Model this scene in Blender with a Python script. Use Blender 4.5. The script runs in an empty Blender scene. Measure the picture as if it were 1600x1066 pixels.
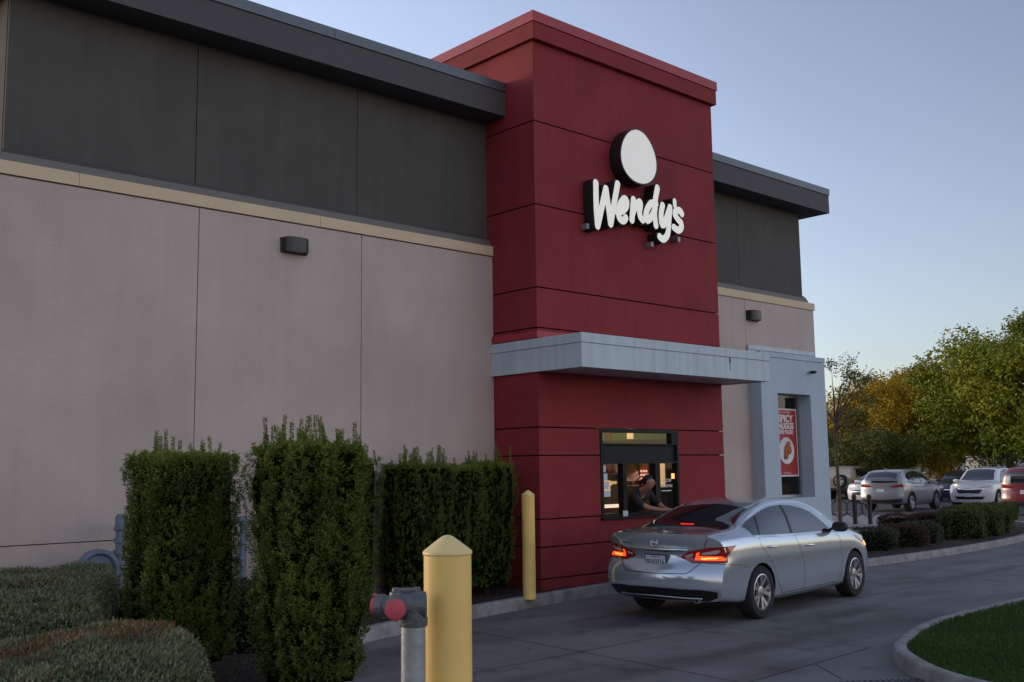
import bpy, bmesh, math, random
import numpy as np
from mathutils import Vector, Matrix
from mathutils.bvhtree import BVHTree
R = math.radians
rnd = random.Random(7)
sc = bpy.context.scene
col = sc.collection

# ------------------------------------------------------------------ camera
def ray_axes():
    yw, p, r = R(42.488), R(6.9936), R(-.7731)
    fo = Vector((math.cos(p)*math.sin(yw), math.cos(p)*math.cos(yw), math.sin(p)))
    ri = Vector((math.cos(yw), -math.sin(yw), 0)); up = ri.cross(fo)
    return ri*math.cos(r)+up*math.sin(r), up*math.cos(r)-ri*math.sin(r), fo
cr, cu, cf = ray_axes()
cam_d = bpy.data.cameras.new('camera'); cam = bpy.data.objects.new('camera', cam_d); col.objects.link(cam)
m = Matrix((cr, cu, -cf)).transposed().to_4x4(); m.translation = (0, 0, 1.8); cam.matrix_world = m
cam_d.sensor_width = 36; cam_d.lens = 36*1616.56/1600; cam_d.clip_end = 3000; cam_d.clip_start = .05
sc.camera = cam

# ------------------------------------------------------------------ light
SUN_EL, SUN_AZ = 8.0, -25.0          # azimuth from +Y towards +X: sun behind the building, to the left
w = bpy.data.worlds.new('World'); sc.world = w; w.use_nodes = True
nt = w.node_tree; bg = nt.nodes['Background']
sky = nt.nodes.new('ShaderNodeTexSky'); sky.sky_type = 'NISHITA'; sky.sun_disc = False
sky.sun_elevation = R(SUN_EL); sky.sun_rotation = R(SUN_AZ); sky.air_density = 1.0; sky.dust_density = .8; sky.ozone_density = 2.6
bg.inputs[1].default_value = .15
# unseen low sky behind the camera is warmed to tint the facade light
# evening sky: paler, and boosted unseen behind the camera to light the facade
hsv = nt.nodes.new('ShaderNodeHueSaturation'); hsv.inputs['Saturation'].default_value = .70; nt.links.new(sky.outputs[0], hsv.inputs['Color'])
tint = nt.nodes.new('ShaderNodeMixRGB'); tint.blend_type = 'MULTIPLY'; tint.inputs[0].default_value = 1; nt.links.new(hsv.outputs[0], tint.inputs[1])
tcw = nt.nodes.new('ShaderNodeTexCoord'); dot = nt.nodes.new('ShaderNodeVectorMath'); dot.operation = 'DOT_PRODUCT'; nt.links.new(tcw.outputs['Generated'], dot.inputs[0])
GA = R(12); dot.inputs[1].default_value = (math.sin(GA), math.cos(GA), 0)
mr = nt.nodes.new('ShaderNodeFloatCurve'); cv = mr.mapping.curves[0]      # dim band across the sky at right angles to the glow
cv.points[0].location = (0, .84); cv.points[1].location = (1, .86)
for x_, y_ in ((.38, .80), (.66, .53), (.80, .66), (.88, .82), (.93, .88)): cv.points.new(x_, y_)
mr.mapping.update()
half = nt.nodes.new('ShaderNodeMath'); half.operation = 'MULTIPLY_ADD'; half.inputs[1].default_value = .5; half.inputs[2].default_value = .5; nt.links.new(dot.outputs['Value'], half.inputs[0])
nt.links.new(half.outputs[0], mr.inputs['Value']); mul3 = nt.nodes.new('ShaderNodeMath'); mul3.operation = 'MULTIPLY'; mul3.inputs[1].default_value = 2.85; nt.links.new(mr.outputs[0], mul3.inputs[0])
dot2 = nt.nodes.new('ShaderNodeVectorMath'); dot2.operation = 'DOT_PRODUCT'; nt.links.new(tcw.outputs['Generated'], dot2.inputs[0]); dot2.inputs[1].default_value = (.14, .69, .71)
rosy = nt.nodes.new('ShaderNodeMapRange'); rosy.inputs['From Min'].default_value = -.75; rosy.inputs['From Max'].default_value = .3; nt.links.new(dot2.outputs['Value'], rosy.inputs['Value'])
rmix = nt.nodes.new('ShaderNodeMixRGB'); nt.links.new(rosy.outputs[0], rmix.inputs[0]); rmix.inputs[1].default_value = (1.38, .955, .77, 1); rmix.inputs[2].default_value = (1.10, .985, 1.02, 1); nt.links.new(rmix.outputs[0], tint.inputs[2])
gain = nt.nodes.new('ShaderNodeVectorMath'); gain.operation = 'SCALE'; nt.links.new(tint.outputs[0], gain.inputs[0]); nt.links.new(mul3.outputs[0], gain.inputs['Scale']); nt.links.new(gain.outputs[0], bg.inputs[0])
sun_d = bpy.data.lights.new('sun', 'SUN'); sun_d.energy = .35; sun_d.angle = R(12); sun_d.color = (1, .8, .62)
sun = bpy.data.objects.new('sun', sun_d); col.objects.link(sun)
sd = Vector((math.sin(R(SUN_AZ))*math.cos(R(SUN_EL)), math.cos(R(SUN_AZ))*math.cos(R(SUN_EL)), math.sin(R(SUN_EL))))
sun.rotation_euler = sd.to_track_quat('Z', 'Y').to_euler(); sun.location = (0, 0, 20)
vs = sc.view_settings; vs.view_transform = 'Standard'; vs.look = 'None'; vs.exposure = 0.0; vs.gamma = 1

# ------------------------------------------------------------------ materials
def mat(name, color, rough=.6, var=0, vscale=3, bump=0, bscale=60, metal=0, spec=.5, coat=0, stain=None, emit=None, estr=0,
        color2=None, rand=0, ior=None, streak=0, trans=0):
    mt = bpy.data.materials.new(name); mt.use_nodes = True; n = mt.node_tree.nodes; l = mt.node_tree.links
    b = n['Principled BSDF']; b.inputs['Roughness'].default_value = rough; b.inputs['Metallic'].default_value = metal
    b.inputs['Specular IOR Level'].default_value = spec; b.inputs['Coat Weight'].default_value = coat; b.inputs['Coat Roughness'].default_value = .03
    if ior: b.inputs['IOR'].default_value = ior
    if trans: b.inputs['Transmission Weight'].default_value = trans
    c = tuple(color)+(1,)
    b.inputs['Base Color'].default_value = c
    if emit: b.inputs['Emission Color'].default_value = tuple(emit)+(1,); b.inputs['Emission Strength'].default_value = estr
    tc = n.new('ShaderNodeTexCoord'); src = None
    if var or color2:
        nz = n.new('ShaderNodeTexNoise'); nz.inputs['Scale'].default_value = vscale; nz.inputs['Detail'].default_value = 6; nz.inputs['Roughness'].default_value = .6
        l.new(tc.outputs['Object'], nz.inputs['Vector'])
        cr_ = n.new('ShaderNodeValToRGB'); cr_.color_ramp.elements[0].position = .33; cr_.color_ramp.elements[1].position = .67
        c2 = color2 if color2 else [x*(1+var) for x in color]
        c1 = color if color2 else [x*(1-var) for x in color]
        cr_.color_ramp.elements[0].color = tuple(c1)+(1,); cr_.color_ramp.elements[1].color = tuple(c2)+(1,)
        l.new(nz.outputs['Fac'], cr_.inputs['Fac']); src = cr_.outputs['Color']
    if streak:   # vertical rain streaks
        mp = n.new('ShaderNodeMapping'); mp.inputs['Scale'].default_value = (5, 5, .35); l.new(tc.outputs['Object'], mp.inputs['Vector'])
        n2 = n.new('ShaderNodeTexNoise'); n2.inputs['Scale'].default_value = 1.6; n2.inputs['Detail'].default_value = 8; l.new(mp.outputs[0], n2.inputs['Vector'])
        r2 = n.new('ShaderNodeValToRGB'); r2.color_ramp.elements[0].position = .3; r2.color_ramp.elements[1].position = .62
        r2.color_ramp.elements[0].color = (1-streak,)*3+(1,); r2.color_ramp.elements[1].color = (1, 1, 1, 1)
        l.new(n2.outputs['Fac'], r2.inputs['Fac'])
        mx = n.new('ShaderNodeMixRGB'); mx.blend_type = 'MULTIPLY'; mx.inputs['Fac'].default_value = 1
        if src: l.new(src, mx.inputs[1])
        else: mx.inputs[1].default_value = c
        l.new(r2.outputs['Color'], mx.inputs[2]); src = mx.outputs[0]
    if rand:    # per-leaf variation carried by a mesh attribute
        at = n.new('ShaderNodeAttribute'); at.attribute_name = 'leafrand'
        hs = n.new('ShaderNodeMixRGB'); hs.blend_type = 'MIX'
        l.new(at.outputs['Fac'], hs.inputs['Fac'])
        if src: l.new(src, hs.inputs[1])
        else: hs.inputs[1].default_value = c
        hs.inputs[2].default_value = tuple(rand)+(1,); src = hs.outputs[0]
    if src: l.new(src, b.inputs['Base Color'])
    if bump:
        nb = n.new('ShaderNodeTexNoise'); nb.inputs['Scale'].default_value = bscale; nb.inputs['Detail'].default_value = 5
        l.new(tc.outputs['Object'], nb.inputs['Vector'])
        bp = n.new('ShaderNodeBump'); bp.inputs['Strength'].default_value = bump; bp.inputs['Distance'].default_value = .02
        l.new(nb.outputs['Fac'], bp.inputs['Height']); l.new(bp.outputs[0], b.inputs['Normal'])
    return mt

M = {}
M['beige'] = mat('beige_stucco', (.52, .44, .41), .9, .085, .75, .35, 90, streak=.045)
M['tan'] = mat('tan_trim', (.66, .53, .37), .8, .04, 2, .2, 80)
M['grey'] = mat('charcoal_stucco', (.090, .086, .080), .9, .10, 1.2, .3, 90, streak=.10)
M['fascia'] = mat('dark_fascia', (.070, .068, .073), .7, .05, 2, .1, 40)
M['flash'] = mat('dark_metal_flashing', (.10, .12, .14), .38, .06, 3, metal=.4)
M['molding'] = mat('grey_molding', (.15, .15, .145), .6, .05, 3)
M['gap'] = mat('dark_joint_backing', (.01, .009, .009), 1)  # near-black backing behind open joints
M['red'] = mat('red_stucco', (.25, .020, .026), .8, .12, 1.6, .35, 80, streak=.10)
M['redtrim'] = mat('red_metal_trim', (.36, .03, .045), .5, .05, 2)
M['redgap'] = mat('red_joint', (.03, .003, .004), 1)
M['canopy'] = mat('pale_grey_metal', (.49, .585, .66), .5, .05, 1.5, streak=.16)
M['box'] = mat('pale_painted_stucco', (.44, .535, .63), .75, .05, 1.5, .2, 70, streak=.05)
M['soffit'] = mat('soffit_metal', (.42, .42, .44), .6, .04, 4)
M['frame'] = mat('black_window_frame', (.008, .0085, .010), .55, spec=.25)
M['panel'] = mat('dark_infill_panel', (.012, .015, .020), .6, spec=.25)
M['alu'] = mat('aluminium', (.42, .44, .46), .35, .05, 8, metal=.7)
M['concrete'] = mat('kerb_concrete', (.27, .265, .26), .9, .28, 5, .5, 90)
M['asphalt'] = mat('parking_asphalt', (.075, .075, .078), .95, .15, 1.5, .6, 120)
M['bark'] = mat('bark', (.10, .075, .055), .95, .25, 12, .8, 30)
M['mulch'] = mat('bark_mulch', (.035, .022, .017), 1, .4, 25, 1, 60)
M['mulchchip'] = mat('mulch_chips', (.05, .026, .018), 1, rand=(.10, .065, .05))
M['yellow'] = mat('yellow_sleeve', (.84, .58, .18), .5, .12, 2.2, .05, 30, streak=.08)
M['yellowcap'] = mat('yellow_cap', (.78, .62, .28), .5, .05, 3)
M['galv'] = mat('galvanised_pipe', (.30, .33, .36), .45, .18, 14, .1, 40, metal=.5)
M['cast'] = mat('cast_metal_fitting', (.13, .14, .155), .5, .2, 10, .3, 60, metal=.4)
M['pinkcap'] = mat('faded_red_cap', (.48, .07, .10), .55, .12, 20)
M['bluepaint'] = mat('blue_painted_pipe', (.12, .16, .235), .55, .12, 6)
M['bronze'] = mat('bronze_lamp_housing', (.022, .021, .021), .35, .1, 8)
M['black'] = mat('black_plastic', (.012, .012, .013), .5)
M['rubber'] = mat('tyre_rubber', (.016, .016, .017), .85, .15, 40, .3, 80)
M['rim'] = mat('alloy_rim', (.50, .51, .54), .3, metal=.85)
M['disc'] = mat('dark_brake_disc', (.02, .02, .022), .6)  # plain dark disc colour behind the spokes
M['chrome'] = mat('chrome_trim', (.75, .77, .8), .12, metal=1)
M['glass'] = mat('tinted_car_glass', (.012, .014, .018), .03, spec=1.0, ior=1.9)
M['silver'] = mat('silver_car_paint', (.55, .62, .70), .17, .02, 2, metal=.6, coat=1)
M['silver2'] = mat('grey_silver_car_paint', (.27, .285, .305), .32, metal=.4, coat=1)
M['white'] = mat('white_car_paint', (.74, .75, .77), .4, coat=1)
M['carred'] = mat('dark_red_car_paint', (.17, .012, .022), .35, coat=1)
M['navy'] = mat('dark_blue_car_paint', (.025, .035, .06), .35, coat=1)
M['tanpaint'] = mat('tan_car_paint', (.30, .25, .19), .5, coat=.5)
M['tail'] = mat('red_lamp_lens', (.30, .008, .012), .15, coat=1)
M['tailon'] = mat('lit_tail_lamp', (.5, .05, .01), .3, emit=(1, .075, .008), estr=1.2)
M['tailhot'] = mat('lit_brake_filament', (.8, .3, .05), .3, emit=(1, .34, .06), estr=2.2)
M['lenswhite'] = mat('clear_lamp_lens', (.5, .42, .44), .15, coat=1)
M['redlit'] = mat('lit_red_strip', (.8, .03, .02), .3, emit=(1, .03, .015), estr=1.6)
M['amber'] = mat('lit_amber_lamp_and_card', (.8, .3, .1), .3, emit=(1, .35, .1), estr=2.2)
M['plate'] = mat('licence_plate_white', (.55, .60, .68), .5)
M['ink'] = mat('dark_blue_ink', (.02, .03, .09), .6)
M['lettering'] = mat('lit_white_sign_face', (.80, .80, .74), .5, emit=(1, .98, .86), estr=.33)
M['signside'] = mat('sign_side_black', (.012, .012, .014), .5)
M['oval'] = mat('lit_oval_sign_face', (.80, .80, .76), .5, emit=(1, .98, .90), estr=.26)
M['posterred'] = mat('poster_red', (.40, .02, .02), .5)
M['posterwhite'] = mat('poster_white', (.72, .72, .72), .5)
M['nugget'] = mat('fried_nugget', (.45, .13, .03), .7, .4, 30, .5, 60)
M['skin'] = mat('skin', (.42, .24, .17), .55)
M['hair'] = mat('dark_hair', (.012, .009, .008), .55)
M['uniform'] = mat('dark_uniform_cloth', (.028, .028, .034), .9, .2, 12)
M['inwall'] = mat('kitchen_wall', (.42, .32, .20), .8, .1, 3)
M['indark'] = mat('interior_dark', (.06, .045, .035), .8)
M['steel'] = mat('stainless_steel', (.5, .5, .5), .25, metal=.9)
M['warm'] = mat('warm_ceiling_lamp', (1, .8, .5), .5, emit=(1, .66, .34), estr=2.6)
M['warm2'] = mat('warm_glow', (1, .8, .5), .5, emit=(1, .62, .30), estr=.6)
M['menured'] = mat('menu_red', (.35, .02, .015), .6, emit=(1, .12, .08), estr=.12)
M['menulight'] = mat('menu_and_notice_glow', (.8, .7, .5), .6, emit=(1, .75, .5), estr=.7)
M['paper'] = mat('paper_notice', (.62, .66, .74), .8)
M['green'] = mat('green_box', (.10, .28, .06), .7)
M['cup'] = mat('brown_packaging', (.25, .11, .05), .7)
gm = bpy.data.materials.new('window_glass'); gm.use_nodes = True
_n = gm.node_tree.nodes; _l = gm.node_tree.links; _n.remove(_n['Principled BSDF'])
_t = _n.new('ShaderNodeBsdfTransparent'); _t.inputs[0].default_value = (.86, .88, .88, 1); _g = _n.new('ShaderNodeBsdfGlossy'); _g.inputs['Roughness'].default_value = .02
_lw = _n.new('ShaderNodeLayerWeight'); _lw.inputs[0].default_value = .5; _pw = _n.new('ShaderNodeMath'); _pw.operation = 'POWER'; _pw.inputs[1].default_value = 4.0; _l.new(_lw.outputs['Facing'], _pw.inputs[0]); _f = _n.new('ShaderNodeMath'); _f.operation = 'MULTIPLY_ADD'; _f.inputs[1].default_value = .8; _f.inputs[2].default_value = .05; _l.new(_pw.outputs[0], _f.inputs[0]); _mx = _n.new('ShaderNodeMixShader')
_l.new(_f.outputs[0], _mx.inputs[0]); _l.new(_t.outputs[0], _mx.inputs[1]); _l.new(_g.outputs[0], _mx.inputs[2]); _l.new(_mx.outputs[0], _n['Material Output'].inputs[0])
M['pane'] = gm

# drive-through slab: broom-finished concrete with stains where cars stand
def slab_material():
    mt = mat('drive_concrete', (.180, .178, .176), .72, .13, .9, .35, 140); n = mt.node_tree.nodes; l = mt.node_tree.links
    b = n['Principled BSDF']; src = b.inputs['Base Color'].links[0].from_socket; tc = n.new('ShaderNodeTexCoord')
    def mask(scale, seed, lo, hi, dark, mscale=(1, 1, 1), det=7):
        nonlocal src
        mp = n.new('ShaderNodeMapping'); mp.inputs['Scale'].default_value = mscale; mp.inputs['Location'].default_value = (seed, seed*.7, 0)
        l.new(tc.outputs['Object'], mp.inputs[0]); z = n.new('ShaderNodeTexNoise'); z.inputs['Scale'].default_value = scale; z.inputs['Detail'].default_value = det
        l.new(mp.outputs[0], z.inputs['Vector']); r = n.new('ShaderNodeValToRGB'); r.color_ramp.elements[0].position = lo; r.color_ramp.elements[1].position = hi
        r.color_ramp.elements[0].color = (dark,)*3+(1,); r.color_ramp.elements[1].color = (1, 1, 1, 1); l.new(z.outputs['Fac'], r.inputs['Fac'])
        x = n.new('ShaderNodeMixRGB'); x.blend_type = 'MULTIPLY'; x.inputs[0].default_value = 1; l.new(src, x.inputs[1]); l.new(r.outputs[0], x.inputs[2]); src = x.outputs[0]
    mask(.55, 3, .36, .52, .50, (.45, 1.6, 1)); mask(2.2, 9, .32, .44, .66); mask(.9, 17, .3, .6, .85, (.3, 2.4, 1), 10)
    l.new(src, b.inputs['Base Color'])
    return mt
M['slab'] = slab_material()

# ------------------------------------------------------------------ object helpers
def mesh_obj(name, me, parent=None):
    o = bpy.data.objects.new(name, me); col.objects.link(o)
    if parent: o.parent = parent
    return o
def thing(name, label, cat, loc=(0, 0, 0), rz=0, group=None):
    o = bpy.data.objects.new(name, None); col.objects.link(o); o.location = loc; o.rotation_euler = (0, 0, rz); o.empty_display_size = .2
    return tag(o, label, cat, group)
def tag(o, label, cat, group=None, kind=None):
    if label: o['label'] = label
    if cat: o['category'] = cat
    if group: o['group'] = group
    if kind: o['kind'] = kind
    return o
def struct(o): o['kind'] = 'structure'; return o
def children(o): return [c for c in bpy.data.objects if c.parent == o]
def copy_tree(o, parent=None):
    c = o.copy(); col.objects.link(c)
    if parent: c.parent = parent
    for ch in children(o):
        if ch is not c: copy_tree(ch, c)
    return c
class MB:
    """collects shapes, then links them as one mesh"""
    def __init__(s): s.v = []; s.f = []; s.mi = []; s.sm = []; s.mats = []
    def _m(s, k):
        if k not in s.mats: s.mats.append(k)
        return s.mats.index(k)
    def add(s, v, f, k, smooth=False):
        b = len(s.v); s.v += [tuple(p) for p in v]; i = s._m(k)
        for q in f: s.f.append(tuple(b+j for j in q)); s.mi.append(i); s.sm.append(smooth)
        return s
    def box(s, x0, x1, y0, y1, z0, z1, k, bev=0):
        if bev:
            bm = bmesh.new(); bmesh.ops.create_cube(bm, size=1)
            bmesh.ops.scale(bm, vec=(x1-x0, y1-y0, z1-z0), verts=bm.verts); bmesh.ops.translate(bm, vec=((x0+x1)/2, (y0+y1)/2, (z0+z1)/2), verts=bm.verts)
            bmesh.ops.bevel(bm, geom=bm.edges[:], offset=bev, segments=2, affect='EDGES', profile=.7)
            bm.verts.index_update(); s.add([v.co[:] for v in bm.verts], [[v.index for v in f.verts] for f in bm.faces], k); bm.free(); return s
        v = [(x, y, z) for z in (z0, z1) for y in (y0, y1) for x in (x0, x1)]
        return s.add(v, [(0, 2, 3, 1), (4, 5, 7, 6), (0, 1, 5, 4), (2, 6, 7, 3), (0, 4, 6, 2), (1, 3, 7, 5)], k)
    def lathe(s, prof, k, axis='z', c=(0, 0, 0), n=32, smooth=True):
        v = []; f = []
        for (r, z) in prof:
            for i in range(n):
                a = 2*math.pi*i/n; p = (r*math.cos(a), r*math.sin(a), z)
                if axis == 'y': p = (p[0], p[2], p[1])
                if axis == 'x': p = (p[2], p[0], p[1])
                v.append((p[0]+c[0], p[1]+c[1], p[2]+c[2]))
        for j in range(len(prof)-1):
            for i in range(n):
                q = (j*n+i, j*n+(i+1) % n, (j+1)*n+(i+1) % n, (j+1)*n+i)
                f.append(q if axis != 'y' else q[::-1])
        return s.add(v, f, k, smooth)
    def tube(s, pts, r, k, n=12, closed=False):
        pts = [Vector(p) for p in pts]; v = []; f = []; m_ = len(pts); rr = r if isinstance(r, (list, tuple)) else [r]*m_
        for i, p in enumerate(pts):
            a = pts[(i-1) % m_] if (i > 0 or closed) else p; b = pts[(i+1) % m_] if (i < m_-1 or closed) else p
            t = (b-a).normalized(); u = t.orthogonal().normalized() if i == 0 else (pu-t*pu.dot(t)).normalized(); pu = u; w_ = t.cross(u)
            for j in range(n):
                q = 2*math.pi*j/n; v.append(p+(u*math.cos(q)+w_*math.sin(q))*rr[i])
        for i in range(m_ if closed else m_-1):
            for j in range(n): f.append((i*n+j, i*n+(j+1) % n, ((i+1) % m_)*n+(j+1) % n, ((i+1) % m_)*n+j))
        if not closed: f += [tuple(range(n))[::-1], tuple((m_-1)*n+j for j in range(n))]
        return s.add(v, f, k, True)
    def prism(s, poly, z0, z1, k, smooth=False):
        n = len(poly); v = [(p[0], p[1], z0) for p in poly]+[(p[0], p[1], z1) for p in poly]
        f = [tuple(range(n))[::-1], tuple(range(n, 2*n))]+[(i, (i+1) % n, n+(i+1) % n, n+i) for i in range(n)]
        return s.add(v, f, k, smooth)
    def build(s, name, parent=None, sharp=35):
        me = bpy.data.meshes.new(name); me.from_pydata(s.v, [], s.f); me.update()
        for k in s.mats: me.materials.append(M[k])
        me.polygons.foreach_set('material_index', s.mi); me.polygons.foreach_set('use_smooth', s.sm)
        bm = bmesh.new(); bm.from_mesh(me); bmesh.ops.recalc_face_normals(bm, faces=bm.faces[:])
        for e in bm.edges:
            if len(e.link_faces) == 2 and e.calc_face_angle(0) > R(sharp): e.smooth = False
        bm.to_mesh(me); bm.free()
        return mesh_obj(name, me, parent)

def text_mesh(body, size, k, name, parent, loc, rot=(R(90), 0, 0), depth=.003, bold=0, sx=1, align='LEFT'):
    cu_ = bpy.data.curves.new(name, 'FONT'); cu_.body = body; cu_.size = size; cu_.extrude = depth; cu_.offset = bold; cu_.align_x = align; cu_.align_y = 'BOTTOM_BASELINE'
    t = bpy.data.objects.new('tmp', cu_); col.objects.link(t); dg = bpy.context.evaluated_depsgraph_get()
    me = bpy.data.meshes.new_from_object(t.evaluated_get(dg)); bpy.data.objects.remove(t); me.materials.clear(); me.materials.append(M[k])
    o = mesh_obj(name, me, parent); o.location = loc; o.rotation_euler = rot; o.scale = (sx, 1, 1)
    return o

def sweep_kerb(name, path, w_, h_, label, side=1, top=.0, parent=None):
    """kerb: rounded step swept along a path in plan; path is the road-side foot, the kerb widens to the given side"""
    P = np.array(path, float); n = len(P); T = np.gradient(P, axis=0); T /= np.linalg.norm(T, axis=1)[:, None]; N = np.stack([-T[:, 1], T[:, 0]], 1)*side
    prof = [(0, -.05), (0.012, h_*.6), (.016, h_-.018), (.022, h_-.006), (.032, h_), (w_-.02, h_), (w_, h_-.02), (w_, -.05)]
    v = []; f = []
    for i in range(n):
        for a, b in prof: v.append((P[i, 0]+N[i, 0]*a, P[i, 1]+N[i, 1]*a, b))
    m_ = len(prof)
    for i in range(n-1):
        for j in range(m_-1): f.append((i*m_+j, (i+1)*m_+j, (i+1)*m_+j+1, i*m_+j+1))
    mb = MB(); mb.add(v, f, 'concrete', True); o = mb.build(name, parent, 50)
    return o
def spline(pts, step=.15):
    P = np.array(pts, float); out = []
    for i in range(len(P)-1):
        p0 = P[max(i-1, 0)]; p1 = P[i]; p2 = P[i+1]; p3 = P[min(i+2, len(P)-1)]; k = max(2, int(np.linalg.norm(p2-p1)/step))
        for j in range(k):
            t = j/k; out.append(.5*((2*p1)+(-p0+p2)*t+(2*p0-5*p1+4*p2-p3)*t*t+(-p0+3*p1-3*p2+p3)*t**3))
    out.append(P[-1]); return np.array(out)
def fill(name, poly, z, k, parent=None, rough=0):
    bm = bmesh.new(); vs_ = [bm.verts.new((p[0], p[1], z)) for p in poly]; bm.faces.new(vs_)
    if rough:
        xs = [p[0] for p in poly]; ys = [p[1] for p in poly]
        for ax, lo, hi in ((0, min(xs), max(xs)), (1, min(ys), max(ys))):
            t = lo+.22
            while t < hi:
                co = [0, 0, 0]; co[ax] = t; no = [0, 0, 0]; no[ax] = 1
                bmesh.ops.bisect_plane(bm, geom=bm.verts[:]+bm.edges[:]+bm.faces[:], plane_co=co, plane_no=no); t += .22
        bmesh.ops.triangulate(bm, faces=bm.faces[:])
        for v in bm.verts:
            if not v.is_boundary: v.co.z += rnd.uniform(-.3, 1)*rough
    bmesh.ops.recalc_face_normals(bm, faces=bm.faces[:])
    if bm.faces[0].normal.z < 0: bmesh.ops.reverse_faces(bm, faces=bm.faces[:])
    me = bpy.data.meshes.new(name); bm.to_mesh(me); bm.free(); me.materials.append(M[k])
    for p in me.polygons: p.use_smooth = bool(rough)
    return mesh_obj(name, me, parent)
#@@GROUND
# ------------------------------------------------------------------ ground
g = MB(); g.add([(-400, -400, 0), (900, -400, 0), (900, 900, 0), (-400, 900, 0)], [(0, 1, 2, 3)], 'asphalt'); struct(g.build('ground'))
struct(fill('drive_lane', [(-14, -12), (17, -12), (17, 4), (27, 5.3), (40, 6), (40, 13), (27, 12), (-14, 10.9)], .004, 'slab'))
# sawn joints in the slab, thin recess-coloured strips
js = MB(); M['joint'] = mat('sawn_joint', (.05, .05, .053), 1)
def joint(x0, y0, x1, y1, w_=.011):
    d = Vector((x1-x0, y1-y0, 0)).normalized(); n_ = Vector((-d.y, d.x, 0))*w_/2; a = Vector((x0, y0, .008)); b = Vector((x1, y1, .008))
    js.add([a-n_, b-n_, b+n_, a+n_], [(0, 1, 2, 3)], 'joint')
for x0, x1 in ((5.1, 5.0), (7.62, 7.38), (9.86, 9.58), (12.45, 12.3), (14.95, 14.85), (17.45, 17.4), (19.9, 19.9), (22.4, 22.4)): joint(x0, 9.1 if x0 < 10 else 9.4, x1, 5.33 if x0 > 7 else 5.0)
joint(4.9, 7.2, 30, 7.75); joint(4.8, 5.13, 9.6, 5.35); joint(8.5, 5.28, 8.07, 4.77); joint(7.4, 5.2, 7.2, -8); joint(7.2, 2.6, 2, 2.4)
struct(js.build('pavement_joint'))
kA = spline([(-14, .3), (-6, .45), (-2, .8), (.5, 1.6), (1.6, 2.3), (2.6, 3.25), (3.5, 4.4), (4.2, 5.5), (4.6, 6.5), (4.85, 7.6), (5.15, 8.35), (5.6, 8.9), (6.28, 9.25), (8.12, 9.711), (9.6, 9.98), (11.1, 10.16), (12.2, 10.2), (14.6, 10.2)])
struct(sweep_kerb('kerb', kA, .15, .15, '', 1))
inner = [(p[0], p[1]) for p in spline([(-14, .4), (-6, .55), (-2, .9), (.4, 1.7), (1.5, 2.4), (2.5, 3.35), (3.4, 4.5), (4.1, 5.6), (4.5, 6.6), (4.75, 7.6), (5.06, 8.4), (5.52, 8.98), (6.25, 9.35), (8.1, 9.81), (9.6, 10.08), (11.1, 10.26), (14.6, 10.3)], .5)]
struct(fill('planting_bed', [(-14, 12)]+inner+[(14.6, 12)], .125, 'mulch', rough=.045))
# far planting bed
kB = spline([(14.6, 10.2), (15.3, 9.8), (16.2, 9.52), (17.02, 9.42), (19.02, 9.35), (21.4, 9.42), (24.5, 9.76), (27.5, 10.5), (30, 11.8), (31, 13.5), (30.2, 15.0), (28, 14.2), (24, 13.2), (21, 12.6), (19, 12.3)])
struct(sweep_kerb('kerb', kB, .15, .13, '', 1))
cB = np.mean(kB, axis=0)
struct(fill('planting_bed', [tuple(p) for p in kB[::4]+.1*(cB-kB[::4])/np.linalg.norm(cB-kB[::4], axis=1)[:, None]], .11, 'mulch', rough=.04))
struct(fill('walkway', [(19, 12.3), (21, 12.6), (24, 13.2), (28, 14.2), (30.2, 15.0), (34, 17), (31, 20), (19, 20)], .05, 'concrete'))
# lawn island
kC = spline([(30, 6.2), (22, 5.6), (17, 5.46), (13.6, 5.46), (11.34, 5.44), (10.32, 5.28), (9.52, 5.04), (9.1, 4.86), (8.66, 4.5), (8.32, 4.12), (8.1, 3.7), (7.95, 3.1), (7.9, 2), (7.9, -8)])
struct(sweep_kerb('kerb', kC, .15, .13, '', 1))
lawnp = [tuple(p) for p in spline([(30, 6.07), (22, 5.47), (17, 5.33), (13.6, 5.33), (11.34, 5.31), (10.36, 5.15), (9.6, 4.92), (9.2, 4.76), (8.77, 4.42), (8.44, 4.06), (8.23, 3.68), (8.08, 3.1), (8.03, 2), (8.03, -8)], .4)]+[(30, -8)]
M['soil'] = mat('lawn_soil', (.025, .042, .012), 1, .3, 8, .5, 60)
struct(fill('lawn_ground', lawnp, .10, 'soil', rough=.01))
# parking bay lines
ln = MB()
M['line'] = mat('white_line_paint', (.45, .45, .44), .8, .2, 9)
for i in range(9): ln.box(33, 38.2, 12.2+i*2.75-.05, 12.2+i*2.75+.05, .003, .008, 'line')
struct(ln.build('parking_line'))
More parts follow.
